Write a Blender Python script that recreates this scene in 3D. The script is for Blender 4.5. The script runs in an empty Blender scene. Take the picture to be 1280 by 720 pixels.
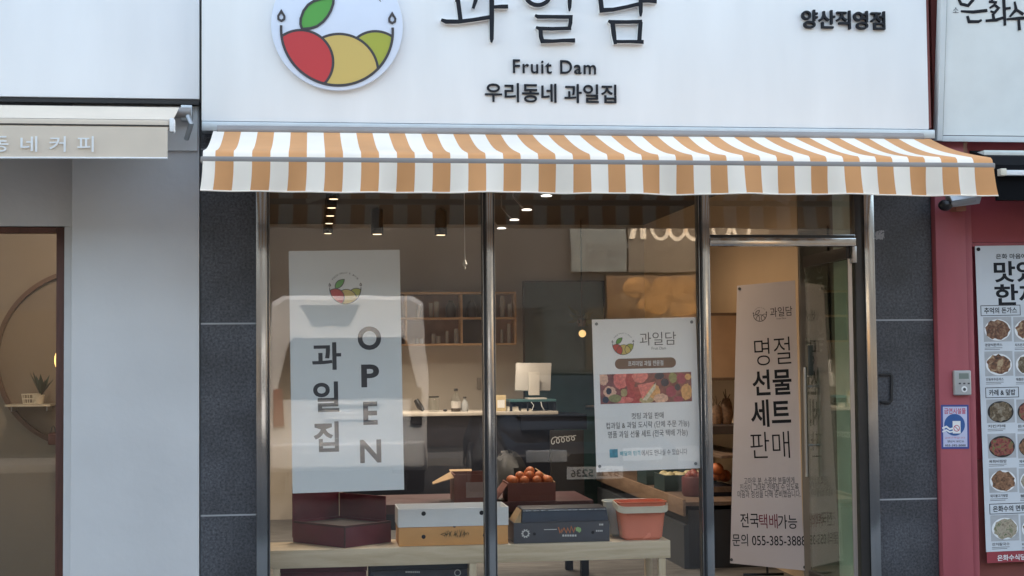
import bpy, bmesh, math, random
from mathutils import Vector, Matrix
random.seed(7)
R = math.radians
scn = bpy.context.scene
COL = scn.collection

# ------------------------------------------------------------------ camera, sky, sun, exposure
CAM = Vector((0.0, -8.3, 1.45)); FPX = 1863.0
YAW, PITCH, ROLL = R(7.70), R(2.733), R(-0.552)
_fw = Vector((math.sin(YAW)*math.cos(PITCH), math.cos(YAW)*math.cos(PITCH), math.sin(PITCH)))
_r0 = Vector((math.cos(YAW), -math.sin(YAW), 0)); _u0 = _r0.cross(_fw)
RT = _r0*math.cos(ROLL) + _u0*math.sin(ROLL); UP = -_r0*math.sin(ROLL) + _u0*math.cos(ROLL); FW = _fw
cd = bpy.data.cameras.new('camera'); cam = bpy.data.objects.new('camera', cd); COL.objects.link(cam)
m3 = Matrix((RT, UP, -FW)).transposed()
cam.matrix_world = Matrix.Translation(CAM) @ m3.to_4x4()
cd.sensor_width = 36; cd.lens = FPX*36/1280; cd.clip_start = 0.05; cd.clip_end = 500
scn.camera = cam

w = bpy.data.worlds.new("World"); scn.world = w; w.use_nodes = True
nt = w.node_tree; bg = nt.nodes['Background']; sk = nt.nodes.new('ShaderNodeTexSky')
sk.sky_type = 'NISHITA'; sk.sun_disc = False; sk.sun_elevation = R(45); sk.sun_rotation = R(12)
sk.air_density = 1.0; sk.dust_density = 2.0; sk.ozone_density = 1.0
wm = nt.nodes.new('ShaderNodeMixRGB'); wm.blend_type = 'MULTIPLY'; wm.inputs[0].default_value = 1; wm.inputs[2].default_value = (1.27, 1.06, .80, 1)   # warm tint takes the blue out of the sky, as camera white balance
nt.links.new(sk.outputs[0], wm.inputs[1]); nt.links.new(wm.outputs[0], bg.inputs[0]); bg.inputs[1].default_value = 0.15
sl = bpy.data.lights.new('sun', 'SUN'); so = bpy.data.objects.new('sun', sl); COL.objects.link(so)
sl.energy = 0.5; sl.angle = R(60); sl.color = (1.0, 0.94, 0.86)
so.rotation_euler = (R(-(90-45)), 0, R(-12)); so.location = (0, 20, 25)
scn.view_settings.view_transform = 'Standard'; scn.view_settings.look = 'None'
scn.view_settings.exposure = 2.7; scn.view_settings.gamma = 1.0
scn.view_settings.use_curve_mapping = False
scn.cycles.max_bounces = 10; scn.cycles.transparent_max_bounces = 16
scn.cycles.sample_clamp_indirect = 4.0
scn.cycles.use_denoising = True

# ------------------------------------------------------------------ planes: photograph point -> point on a real plane
class PL:
    def __init__(s, o, ex, ey):
        s.o = Vector(o); s.ex = Vector(ex).normalized(); ey = Vector(ey)
        s.n = s.ex.cross(ey).normalized(); s.ey = s.n.cross(s.ex).normalized()
    def uv(s, px, py):
        d = FW*FPX + RT*(px-640) - UP*(py-360)
        t = (s.o-CAM).dot(s.n)/d.dot(s.n); p = CAM+d*t-s.o
        return p.dot(s.ex), p.dot(s.ey)
    def pt(s, u, v, w=0.0): return s.o + s.ex*u + s.ey*v + s.n*w
    def rect(s, x0, y0, x1, y1):
        uc, vc = s.uv((x0+x1)/2, (y0+y1)/2)
        a = s.uv(x0, (y0+y1)/2)[0]; b = s.uv(x1, (y0+y1)/2)[0]
        c = s.uv((x0+x1)/2, y1)[1]; d = s.uv((x0+x1)/2, y0)[1]
        return a, c, b, d
def wall(Y): return PL((0, Y, 0), (1, 0, 0), (0, 0, 1))
def at(px, py, Y): return wall(Y).uv(px, py)          # -> X, Z
def X(px, Y, py=450): return at(px, py, Y)[0]
def Z(py, Y, px=640): return at(px, py, Y)[1]

# ------------------------------------------------------------------ materials
MATS = {}
def mat(name, col, rough=.55, metal=0.0, var=.06, scale=6.0, bump=0.0, bscale=80.0, spec=.5, emit=0, alpha=1, stretch=(1,1,1), tint=None, trans=0):
    if name in MATS: return MATS[name]
    m = bpy.data.materials.new(name); m.use_nodes = True; t = m.node_tree
    b = t.nodes['Principled BSDF']
    b.inputs['Roughness'].default_value = rough; b.inputs['Metallic'].default_value = metal
    b.inputs['Specular IOR Level'].default_value = spec
    c = (*col, 1)
    if var > 0:
        tc = t.nodes.new('ShaderNodeTexCoord'); mp = t.nodes.new('ShaderNodeMapping'); mp.inputs['Scale'].default_value = stretch
        t.links.new(tc.outputs['Object'], mp.inputs[0])
        n = t.nodes.new('ShaderNodeTexNoise'); n.inputs['Scale'].default_value = scale; n.inputs['Detail'].default_value = 6
        t.links.new(mp.outputs[0], n.inputs['Vector'])
        r = t.nodes.new('ShaderNodeValToRGB')
        lo = tuple(max(0, x*(1-var*2)) for x in col); hi = tuple(min(1, x*(1+var*2)) for x in col)
        if tint: lo = tint
        r.color_ramp.elements[0].position = .3; r.color_ramp.elements[1].position = .7
        r.color_ramp.elements[0].color = (*lo, 1); r.color_ramp.elements[1].color = (*hi, 1)
        t.links.new(n.outputs['Fac'], r.inputs[0]); t.links.new(r.outputs[0], b.inputs['Base Color'])
        rr = t.nodes.new('ShaderNodeMapRange'); rr.inputs[3].default_value = max(.02, rough-.08); rr.inputs[4].default_value = min(1, rough+.08)
        t.links.new(n.outputs['Fac'], rr.inputs[0]); t.links.new(rr.outputs[0], b.inputs['Roughness'])
    else: b.inputs['Base Color'].default_value = c
    if bump > 0:
        tc2 = t.nodes.new('ShaderNodeTexCoord'); n2 = t.nodes.new('ShaderNodeTexNoise'); n2.inputs['Scale'].default_value = bscale
        n2.inputs['Detail'].default_value = 5
        t.links.new(tc2.outputs['Object'], n2.inputs['Vector']); bp = t.nodes.new('ShaderNodeBump'); bp.inputs['Strength'].default_value = bump
        bp.inputs['Distance'].default_value = .01
        t.links.new(n2.outputs['Fac'], bp.inputs['Height']); t.links.new(bp.outputs[0], b.inputs['Normal'])
    if emit: b.inputs['Emission Color'].default_value = c; b.inputs['Emission Strength'].default_value = emit
    if trans: b.inputs['Transmission Weight'].default_value = trans
    b.inputs['Alpha'].default_value = alpha
    MATS[name] = m; return m

def mix_fac(t, f0, gain):
    lw = t.nodes.new('ShaderNodeLayerWeight'); lw.inputs[0].default_value = .5
    p = t.nodes.new('ShaderNodeMath'); p.operation = 'POWER'; p.inputs[1].default_value = 5
    q = t.nodes.new('ShaderNodeMath'); q.operation = 'MULTIPLY_ADD'; q.inputs[1].default_value = gain; q.inputs[2].default_value = f0
    t.links.new(lw.outputs['Facing'], p.inputs[0]); t.links.new(p.outputs[0], q.inputs[0]); return q
def glass(name, f0=.055, tint=(.93, .96, .95), rough=0.0, wob=0.0):
    m = bpy.data.materials.new(name); m.use_nodes = True; t = m.node_tree; t.nodes.clear()
    out = t.nodes.new('ShaderNodeOutputMaterial'); mx = t.nodes.new('ShaderNodeMixShader')
    tr = t.nodes.new('ShaderNodeBsdfTransparent'); tr.inputs[0].default_value = (*tint, 1)
    gl = t.nodes.new('ShaderNodeBsdfGlossy'); gl.inputs['Roughness'].default_value = rough; gl.inputs[0].default_value = (1, 1, 1, 1)
    q = mix_fac(t, f0, .9)
    if wob:
        tc = t.nodes.new('ShaderNodeTexCoord'); n = t.nodes.new('ShaderNodeTexNoise'); n.inputs['Scale'].default_value = 2.5
        t.links.new(tc.outputs['Object'], n.inputs['Vector']); bp = t.nodes.new('ShaderNodeBump'); bp.inputs['Strength'].default_value = wob; bp.inputs['Distance'].default_value = .004
        t.links.new(n.outputs['Fac'], bp.inputs['Height']); t.links.new(bp.outputs[0], gl.inputs['Normal'])
    t.links.new(q.outputs[0], mx.inputs[0]); t.links.new(tr.outputs[0], mx.inputs[1]); t.links.new(gl.outputs[0], mx.inputs[2])
    t.links.new(mx.outputs[0], out.inputs[0]); MATS[name] = m; return m
def granite():
    m = mat('granite', (.05, .054, .066), .42, var=0); t = m.node_tree; b = t.nodes['Principled BSDF']
    tc = t.nodes.new('ShaderNodeTexCoord'); a = t.nodes.new('ShaderNodeTexNoise'); a.inputs['Scale'].default_value = 75; a.inputs['Detail'].default_value = 8; a.inputs['Roughness'].default_value = .75
    c = t.nodes.new('ShaderNodeTexNoise'); c.inputs['Scale'].default_value = 3.0; c.inputs['Detail'].default_value = 5
    t.links.new(tc.outputs['Object'], a.inputs['Vector']); t.links.new(tc.outputs['Object'], c.inputs['Vector'])
    r = t.nodes.new('ShaderNodeValToRGB'); e = r.color_ramp.elements
    e[0].position = .36; e[0].color = (.018, .02, .026, 1); e[1].position = .68; e[1].color = (.125, .132, .152, 1)
    t.links.new(a.outputs['Fac'], r.inputs[0])
    r2 = t.nodes.new('ShaderNodeValToRGB'); r2.color_ramp.elements[0].position = .3; r2.color_ramp.elements[0].color = (.6, .6, .6, 1); r2.color_ramp.elements[1].position = .72; r2.color_ramp.elements[1].color = (1.25, 1.25, 1.25, 1)
    t.links.new(c.outputs['Fac'], r2.inputs[0])
    mx = t.nodes.new('ShaderNodeMixRGB'); mx.blend_type = 'MULTIPLY'; mx.inputs[0].default_value = 1
    t.links.new(r.outputs[0], mx.inputs[1]); t.links.new(r2.outputs[0], mx.inputs[2]); t.links.new(mx.outputs[0], b.inputs['Base Color'])
    return m
def wood(name, a, bcol, scale=3.0, axis='X', dist=6.0, rough=.5, rings=False):
    m = mat(name, a, rough, var=0); t = m.node_tree; b = t.nodes['Principled BSDF']
    tc = t.nodes.new('ShaderNodeTexCoord'); mp = t.nodes.new('ShaderNodeMapping')
    st = {'X': (.12, 1, 1), 'Y': (1, .12, 1), 'Z': (1, 1, .12)}[axis]; mp.inputs['Scale'].default_value = st
    t.links.new(tc.outputs['Object'], mp.inputs[0])
    n = t.nodes.new('ShaderNodeTexNoise'); n.inputs['Scale'].default_value = scale*3; n.inputs['Detail'].default_value = 8; n.inputs['Distortion'].default_value = .6
    t.links.new(mp.outputs[0], n.inputs['Vector'])
    s = t.nodes.new('ShaderNodeMath'); s.operation = 'MULTIPLY'; s.inputs[1].default_value = dist; t.links.new(n.outputs['Fac'], s.inputs[0])
    p = t.nodes.new('ShaderNodeMath'); p.operation = 'PINGPONG'; p.inputs[1].default_value = .5; t.links.new(s.outputs[0], p.inputs[0])
    f = t.nodes.new('ShaderNodeTexNoise'); f.inputs['Scale'].default_value = scale*40; f.inputs['Detail'].default_value = 4; t.links.new(mp.outputs[0], f.inputs['Vector'])
    ad = t.nodes.new('ShaderNodeMath'); ad.operation = 'ADD'; t.links.new(p.outputs[0], ad.inputs[0])
    f2 = t.nodes.new('ShaderNodeMath'); f2.operation = 'MULTIPLY'; f2.inputs[1].default_value = .6; t.links.new(f.outputs['Fac'], f2.inputs[0]); t.links.new(f2.outputs[0], ad.inputs[1])
    r = t.nodes.new('ShaderNodeValToRGB'); r.color_ramp.elements[0].color = (*bcol, 1); r.color_ramp.elements[1].color = (*a, 1)
    r.color_ramp.elements[0].position = .2; r.color_ramp.elements[1].position = .75
    t.links.new(ad.outputs[0], r.inputs[0]); t.links.new(r.outputs[0], b.inputs['Base Color']); return m
def food(name, cols, scale=40):
    m = mat(name, cols[0], .45, var=0); t = m.node_tree; b = t.nodes['Principled BSDF']
    tc = t.nodes.new('ShaderNodeTexCoord'); n = t.nodes.new('ShaderNodeTexNoise'); n.inputs['Scale'].default_value = scale; n.inputs['Detail'].default_value = 4; n.inputs['Distortion'].default_value = 1.2
    t.links.new(tc.outputs['Object'], n.inputs['Vector']); r = t.nodes.new('ShaderNodeValToRGB')
    while len(r.color_ramp.elements) < len(cols): r.color_ramp.elements.new(.5)
    for i, c in enumerate(cols): r.color_ramp.elements[i].position = .32+.36*i/(len(cols)-1); r.color_ramp.elements[i].color = (*c, 1)
    t.links.new(n.outputs['Fac'], r.inputs[0]); t.links.new(r.outputs[0], b.inputs['Base Color']); return m

SIGN = mat('sign_white', (.785, .795, .81), .38, var=.02, scale=1.6, spec=.4, stretch=(2.5, 2.5, .5))
FASCIA = mat('fascia_white', (.775, .79, .82), .45, var=.02, scale=1.4, stretch=(2.5, 2.5, .5))
PLASTER = mat('plaster_grey', (.61, .615, .63), .8, var=.03, scale=1.6, bump=.25, bscale=14)
GRAN = granite()
GROUT = mat('grout', (.36, .37, .39), .9)
STEEL = mat('polished_steel', (.53, .55, .56), .14, 1.0, var=.05, scale=2.0, stretch=(6, 6, .4), bump=.03, bscale=5)
BRUSH = mat('brushed_steel', (.50, .50, .50), .32, 1.0, var=.05, scale=60, stretch=(1, 1, .02))
GASK = mat('black_gasket', (.018, .018, .02), .5, var=.02)
DARKFR = mat('dark_frame', (.035, .032, .03), .35, var=.05)
ALU = mat('aluminium', (.50, .53, .55), .4, .6, var=.04)
GREYBAR = mat('grey_bar', (.27, .25, .24), .45, .2, var=.04)
WCLOTH = mat('white_canvas', (.94, .855, .75), .85, var=.03, scale=2.2, bump=.12, bscale=420)
OCLOTH = mat('orange_canvas', (.68, .335, .14), .85, var=.05, scale=2.2, bump=.12, bscale=420)
def translucent(m, col, f):
    t = m.node_tree; b = t.nodes['Principled BSDF']; o = t.nodes['Material Output']
    tr = t.nodes.new('ShaderNodeBsdfTranslucent'); tr.inputs[0].default_value = (*col, 1); mx = t.nodes.new('ShaderNodeMixShader'); mx.inputs[0].default_value = f
    t.links.new(b.outputs[0], mx.inputs[1]); t.links.new(tr.outputs[0], mx.inputs[2]); t.links.new(mx.outputs[0], o.inputs[0])
translucent(WCLOTH, (.88, .82, .74), .10); translucent(OCLOTH, (.68, .33, .12), .10)
BEIGE = mat('beige_canvas', (.70, .60, .49), .85, var=.02, scale=4, bump=.12, bscale=420)
INK = mat('ink_black', (.014, .016, .022), .6, var=0, spec=.2)
INK2 = mat('ink_grey', (.075, .075, .085), .6, var=0)
WHT = mat('white_paint', (.78, .79, .8), .5, var=.02)
PAPER = mat('poster_paper', (.72, .72, .72), .55, var=.015, scale=2)
PAPER2 = mat('banner_cloth', (.58, .53, .54), .7, var=.02, scale=2)
GLASS = glass('window_glass', .058, (.965, .97, .965), 0, .08)
DGLASS = glass('door_glass', .045, (.88, .93, .89), 0, .05)
JAR = glass('jar_glass', .10, (.93, .95, .94))
JAR2 = mat('clouded_glass', (.72, .72, .70), .12, var=.03, alpha=.42)
CREAM = mat('interior_cream', (.50, .45, .39), .85, var=.02, scale=2)
WARMW = mat('interior_warm', (.56, .42, .28), .85, var=.02, scale=2)
CEIL = mat('ceiling_dark', (.05, .045, .043), .8)
NAVY = mat('navy_panel', (.010, .012, .020), .55, var=.06, spec=.2)
TEAL = mat('teal_door', (.03, .082, .092), .5, var=.06)
PINE = wood('pine', (.70, .575, .41), (.56, .44, .29), 2.2, 'X', 5)
SHELFW = wood('shelf_wood', (.60, .38, .21), (.46, .27, .14), 2, 'X', 4)
BROWNW = wood('brown_wood', (.15, .10, .07), (.08, .05, .035), 2, 'Y', 4)
DOORW = wood('door_wood', (.12, .045, .03), (.06, .022, .016), 2, 'Z', 4)
CARD = mat('cardboard', (.42, .28, .15), .8, var=.04)
MAROON = mat('maroon_card', (.125, .014, .032), .5, var=.08)
BRED = mat('brown_red_card', (.15, .05, .038), .65, var=.06)
ORCARD = mat('orange_card', (.66, .33, .11), .6, var=.03)
NAVYC = mat('navy_card', (.028, .036, .058), .4, var=.06)
GREYC = mat('charcoal_card', (.062, .066, .082), .45, var=.05)
REDP = mat('red_translucent_plastic', (.80, .25, .16), .25, var=.03, trans=.12)
REDIN = mat('red_plastic_inside', (.78, .20, .11), .35, var=.03)
WHP = mat('white_plastic', (.68, .72, .70), .35, var=.02)
CREAMP = mat('cream_plastic', (.72, .66, .54), .4, var=.02)
ORG = mat('orange_peel', (.46, .125, .035), .45, var=.08, scale=30, bump=.25, bscale=250)
PINK = mat('red_paint', (.36, .085, .105), .5, var=.05, scale=3, stretch=(2, 2, .4), bump=.05, bscale=30)
REDP2 = mat('red_paint_deep', (.33, .055, .075), .5, var=.06, scale=3)
RBROWN = mat('red_brown_paint', (.20, .052, .043), .55, var=.06, scale=3)
BLACKC = mat('black_canvas', (.006, .0065, .008), .85, var=.05, spec=.1)
BLACKP = mat('black_plastic', (.015, .015, .017), .35, var=.04)
SILV = mat('silver_plastic', (.42, .43, .44), .35, .2, var=.03)
LCD = mat('lcd', (.20, .24, .22), .25, var=.02)
ASPH = mat('asphalt', (.034, .035, .038), .9, var=.12, scale=30, bump=.4, bscale=200)
PAVE = mat('paving', (.16, .16, .16), .85, var=.06, scale=12)
LAMPW = mat('lamp_lit', (1.0, .76, .48), .4, var=0, emit=.4)
LAMPC = mat('lamp_lit_white', (1.0, .90, .80), .4, var=0, emit=.3)

# ------------------------------------------------------------------ mesh builder
ABS = {}
class MB:
    def __init__(s): s.v = []; s.f = []; s.k = 0; s.marks = []
    def face(s, pts, mi=0):
        b = len(s.v); s.v += [Vector(p) for p in pts]; s.f.append((list(range(b, b+len(pts))), mi)); return s
    def mesh(s, vs, fs, mi=0):
        b = len(s.v); s.v += [Vector(p) for p in vs]
        for f in fs: s.f.append(([i+b for i in f], mi))
        return s
    def box(s, x0, x1, y0, y1, z0, z1, mi=0, M=None):
        vs = [Vector((x, y, z)) for x in (x0, x1) for y in (y0, y1) for z in (z0, z1)]
        if M: vs = [M @ p for p in vs]
        return s.mesh(vs, [(0,1,3,2), (4,6,7,5), (0,4,5,1), (2,3,7,6), (0,2,6,4), (1,5,7,3)], mi)
    def pbox(s, pl, a, c, b, d, w0, w1, mi=0):
        vs = [pl.pt(u, v, w) for u in (a, b) for v in (c, d) for w in (w0, w1)]
        return s.mesh(vs, [(0,1,3,2), (4,6,7,5), (0,4,5,1), (2,3,7,6), (0,2,6,4), (1,5,7,3)], mi)
    def poly(s, pl, pts, w0, w1, mi=0):
        n = len(pts); a = [pl.pt(u, v, w0) for u, v in pts]; b = [pl.pt(u, v, w1) for u, v in pts]
        return s.mesh(a+b, [tuple(range(n-1, -1, -1)), tuple(range(n, 2*n))] + [(i, (i+1) % n, n+(i+1) % n, n+i) for i in range(n)], mi)
    def tube(s, pts, r, n=12, mi=0, cap=True):
        pts = [Vector(p) for p in pts]; rs = r if isinstance(r, (list, tuple)) else [r]*len(pts)
        rings = []; up = None
        for i, p in enumerate(pts):
            d = (pts[min(i+1, len(pts)-1)] - pts[max(i-1, 0)]).normalized()
            if up is None: up = d.orthogonal().normalized()
            up = (up - d*up.dot(d)).normalized(); q = d.cross(up)
            rings.append([p + (up*math.cos(2*math.pi*k/n) + q*math.sin(2*math.pi*k/n))*rs[i] for k in range(n)])
        vs = [p for rg in rings for p in rg]
        fs = [(i*n+k, i*n+(k+1) % n, (i+1)*n+(k+1) % n, (i+1)*n+k) for i in range(len(pts)-1) for k in range(n)]
        if cap: fs += [tuple(range(n-1, -1, -1)), tuple((len(pts)-1)*n+k for k in range(n))]
        return s.mesh(vs, fs, mi)
    def lathe(s, c, prof, n=20, mi=0, axis='Z'):
        c = Vector(c); vs = []
        for r, h in prof:
            for k in range(n):
                a = 2*math.pi*k/n
                o = Vector((r*math.cos(a), r*math.sin(a), h)) if axis == 'Z' else Vector((r*math.cos(a), h, r*math.sin(a)))
                vs.append(c+o)
        m = len(prof)
        fs = [(i*n+k, i*n+(k+1) % n, (i+1)*n+(k+1) % n, (i+1)*n+k) for i in range(m-1) for k in range(n)]
        if prof[0][0] > 1e-5: fs.append(tuple(range(n-1, -1, -1)))
        if prof[-1][0] > 1e-5: fs.append(tuple((m-1)*n+k for k in range(n)))
        return s.mesh(vs, fs, mi)
    def ball(s, c, r, n=12, sq=(1, 1, 1), mi=0, jit=0):
        c = Vector(c); vs = []; h = n//2
        for i in range(h+1):
            t = math.pi*i/h
            for k in range(n):
                a = 2*math.pi*k/n; q = 1+random.uniform(-jit, jit)
                vs.append(c+Vector((math.sin(t)*math.cos(a)*sq[0], math.sin(t)*math.sin(a)*sq[1], math.cos(t)*sq[2]))*r*q)
        return s.mesh(vs, [(i*n+k, (i+1)*n+k, (i+1)*n+(k+1) % n, i*n+(k+1) % n) for i in range(h) for k in range(n)], mi)
    def stroke(s, pl, pts, wd, w0=0, w1=.001, mi=0, closed=False):
        """a ribbon of width wd (or one width per point) along pts, lying on the plane"""
        s.k += 1; w1 = w1 + s.k*1.5e-4
        n = len(pts); ws = wd if isinstance(wd, (list, tuple)) else [wd]*n
        P = [Vector((u, v)) for u, v in pts]; L = []; Rr = []
        for i in range(n):
            a = P[i-1] if (i > 0 or closed) else None; b = P[(i+1) % n] if (i < n-1 or closed) else None
            d1 = (P[i]-a).normalized() if a is not None and (P[i]-a).length > 1e-9 else None
            d2 = (b-P[i]).normalized() if b is not None and (b-P[i]).length > 1e-9 else None
            if d1 is None: d1 = d2
            if d2 is None: d2 = d1
            n1 = Vector((-d1.y, d1.x)); n2 = Vector((-d2.y, d2.x)); q = n1+n2
            q = n1 if q.length < .3 else q.normalized(); k = min(1.8, 1/max(.4, q.dot(n1)))
            L.append(P[i]+q*ws[i]/2*k); Rr.append(P[i]-q*ws[i]/2*k)
        vs = []
        for i in range(n):
            for p in (L[i], Rr[i]):
                vs += [pl.pt(p.x, p.y, w0), pl.pt(p.x, p.y, w1)]
        fs = []
        for i in range(n if closed else n-1):
            a = i*4; b = ((i+1) % n)*4
            fs += [(a+1, a+3, b+3, b+1), (a, a+1, b+1, b), (a+3, a+2, b+2, b+3), (a+2, a, b, b+2)]
        if not closed: fs += [(0, 2, 3, 1), (n*4-4, n*4-3, n*4-1, n*4-2)]
        return s.mesh(vs, fs, mi)
    def text(s, pl, body, x0, y0, x1, y1, off=.001, ext=0.0, bold=0.0, uvrect=None, flip=False, mi=0, sp=1.0, rot=0):
        key = (body, bold, sp)
        if key not in TXT:
            c = bpy.data.curves.new('t', 'FONT'); c.body = body; c.offset = bold; c.space_character = sp; c.resolution_u = 5
            o = bpy.data.objects.new('t', c); COL.objects.link(o)
            dg = bpy.context.evaluated_depsgraph_get(); dg.update()
            me = bpy.data.meshes.new_from_object(o.evaluated_get(dg))
            TXT[key] = ([tuple(q.co[:2]) for q in me.vertices], [tuple(p.vertices) for p in me.polygons])
            bpy.data.objects.remove(o); bpy.data.curves.remove(c); bpy.data.meshes.remove(me)
        s.marks.append((len(s.v), len(s.f)))
        vs, fs = TXT[key]
        if not vs: return s
        ax = min(p[0] for p in vs); bx = max(p[0] for p in vs); ay = min(p[1] for p in vs); by = max(p[1] for p in vs)
        a, c, b, d = uvrect or pl.rect(x0, y0, x1, y1)
        g = []
        ca, sa = math.cos(rot), math.sin(rot); um, vm = (a+b)/2, (c+d)/2
        for px, py in vs:
            t = (px-ax)/(bx-ax); t = 1-t if flip else t
            u = a+t*(b-a)-um; v = c+(py-ay)/(by-ay)*(d-c)-vm
            g.append((um+u*ca-v*sa, vm+u*sa+v*ca))
        if ext == 0: return s.mesh([pl.pt(u, v, off) for u, v in g], [f[::-1] if flip else f for f in fs], mi)
        n = len(g); cnt = {}
        for f in fs:
            for i in range(len(f)):
                e = (f[i], f[(i+1) % len(f)]); cnt[e] = cnt.get(e, 0)+1
        side = [(e[0], e[1], n+e[1], n+e[0]) for e in cnt if (e[1], e[0]) not in cnt]
        return s.mesh([pl.pt(u, v, off) for u, v in g]+[pl.pt(u, v, off+ext) for u, v in g], [tuple(i+n for i in f) for f in fs]+[q for q in side], mi)
    def build(s, name, mats, parent=None, bevel=0.0, smooth=False, segs=2):
        if not isinstance(mats, (list, tuple)): mats = [mats]
        if 'lettering' in name and len(s.marks) > 1 and parent is not None:
            ms = [(0, 0)]+s.marks[1:]+[(len(s.v), len(s.f))]
            for (va, fa), (vb, fb) in zip(ms[:-1], ms[1:]):
                q = MB(); q.v = s.v[va:vb]; q.f = [([i-va for i in f], mi) for f, mi in s.f[fa:fb]]; q.build(name, mats, parent)
            return None
        if parent is not None: org = ABS[parent.name]
        else:
            xs = [p.x for p in s.v]; ys = [p.y for p in s.v]; zs = [p.z for p in s.v]
            org = Vector(((min(xs)+max(xs))/2, (min(ys)+max(ys))/2, min(zs)))
        me = bpy.data.meshes.new(name); me.from_pydata([p-org for p in s.v], [], [f for f, _ in s.f])
        for m in mats: me.materials.append(m)
        for p, (_, mi) in zip(me.polygons, s.f): p.material_index = mi
        bm = bmesh.new(); bm.from_mesh(me)
        if bevel or smooth: bmesh.ops.remove_doubles(bm, verts=bm.verts, dist=1e-5)
        if bevel:
            ed = [e for e in bm.edges if len(e.link_faces) == 2 and e.calc_face_angle(0) > .6]
            bmesh.ops.bevel(bm, geom=ed, offset=bevel, segments=segs, affect='EDGES', profile=.6, clamp_overlap=True)
        if smooth or bevel: bmesh.ops.recalc_face_normals(bm, faces=bm.faces)
        bm.to_mesh(me); bm.free()
        if smooth or bevel:
            for p in me.polygons: p.use_smooth = True
            me.set_sharp_from_angle(angle=R(38))
        o = bpy.data.objects.new(name, me); COL.objects.link(o)
        if parent is not None: o.parent = parent; ABS[o.name] = org
        else: o.location = org; ABS[o.name] = org
        return o
TXT = {}
def tag(o, label=None, cat=None, group=None, kind=None):
    for k, v in (('label', label), ('category', cat), ('group', group), ('kind', kind)):
        if v: o[k] = v
    return o
def thing(name, label, cat, loc, group=None):
    o = bpy.data.objects.new(name, None); COL.objects.link(o); o.location = loc; o.empty_display_size = .1
    ABS[o.name] = Vector(loc); return tag(o, label, cat, group)
def dup(o, loc, label=None, rotz=0.0, scale=None):
    c = o.copy(); COL.objects.link(c); c.location = loc; c.rotation_euler.z = rotz
    if scale: c.scale = scale
    if label: c['label'] = label
    for ch in list(o.children):
        d = ch.copy(); COL.objects.link(d); d.parent = c
        for g in list(ch.children):
            h = g.copy(); COL.objects.link(h); h.parent = d
    return c
def struct(name, mb, m, **k): return tag(mb.build(name, m, None, **k), kind='structure')

# ------------------------------------------------------------------ the round fruit emblem
EM = {'r': mat('emblem_red', (.50, .035, .04), .45, var=0), 'y': mat('emblem_yellow', (.58, .42, .12), .45, var=0),
      'l': mat('emblem_lime', (.36, .38, .045), .45, var=0), 'g': mat('emblem_green', (.085, .34, .055), .45, var=0),
      'k': mat('emblem_line', (.045, .04, .045), .5, var=0)}
def clip(poly, cen, rad):
    N = 64; cl = [(cen[0]+rad*math.cos(2*math.pi*i/N), cen[1]+rad*math.sin(2*math.pi*i/N)) for i in range(N)]
    out = poly
    for i in range(N):
        a, b = cl[i], cl[(i+1) % N]; inp, out = out, []
        side = lambda p: (b[0]-a[0])*(p[1]-a[1])-(b[1]-a[1])*(p[0]-a[0])
        for j in range(len(inp)):
            p, q = inp[j], inp[(j+1) % len(inp)]; sp, sq = side(p), side(q)
            if sp >= 0: out.append(p)
            if (sp >= 0) != (sq >= 0):
                t = sp/(sp-sq); out.append((p[0]+t*(q[0]-p[0]), p[1]+t*(q[1]-p[1])))
    return out
def circ(c, r, n=72): return [(c[0]+r*math.cos(2*math.pi*i/n), c[1]+r*math.sin(2*math.pi*i/n)) for i in range(n)]
LEAF = [(-.628,.011),(-.655,.10),(-.65,.20),(-.60,.34),(-.52,.45),(-.42,.52),(-.30,.56),(-.165,.585),(-.06,.59),(-.07,.48),(-.11,.36),(-.17,.25),(-.25,.15),(-.36,.065),(-.48,.025)]
def emblem(pl, cu, cv, rad, parent, h=.0012, mono=False, arc=True, line=.045):
    T = lambda pts: [(cu+u*rad, cv+v*rad) for u, v in pts]
    st = MB(); fills = {k: MB() for k in 'rylg'}
    lay = [('l', (.695, -.527), .525), ('y', (.045, -.752), .687), ('r', (-.642, -.577), .567)]
    for i, (k, c, r) in enumerate(lay):
        p = clip(circ(c, r), (0, 0), 1.0)
        if not mono: fills[k].poly(pl, T(p), 0, h*(i+1))
        st.k = 0; st.stroke(pl, T(p), line*rad, h*i, h*(i+1)+.0002, closed=True)
    st.stroke(pl, T([(math.cos(a), math.sin(a)) for a in [R(180-4+i*188/60) for i in range(61)]]), line*rad, 0, h*4, 0)
    if not mono: fills['g'].poly(pl, T(LEAF), 0, h*2)
    st.stroke(pl, T(LEAF), line*rad, 0, h*4.2, closed=True)
    for sx in (-.995, .99):
        st.stroke(pl, T([(sx, .33), (sx+.055, .235), (sx+.05, .18), (sx, .15), (sx-.05, .18), (sx-.055, .235)]), line*.85*rad, 0, h*4, closed=True)
    if arc:
        tx = 'PIECE FRUIT & JUICE'
        for i, ch in enumerate(tx):
            if ch == ' ': continue
            wq = .2 if ch == 'I' else .75
            a = R(143-106*i/(len(tx)-1)); u, v = 1.0*math.cos(a), 1.0*math.sin(a); q = .055
            st.text(pl, ch, 0, 0, 0, 0, off=h*2, uvrect=(cu+(u-q*wq)*rad, cv+(v-q)*rad, cu+(u+q*wq)*rad, cv+(v+q)*rad), rot=a-math.pi/2)
    for k, mb in fills.items():
        if mb.v: mb.build({'r': 'red_fruit', 'y': 'yellow_fruit', 'l': 'lime_fruit', 'g': 'leaf'}[k], EM[k], parent)
    st.build('emblem_outline', EM['k'], parent)

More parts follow.
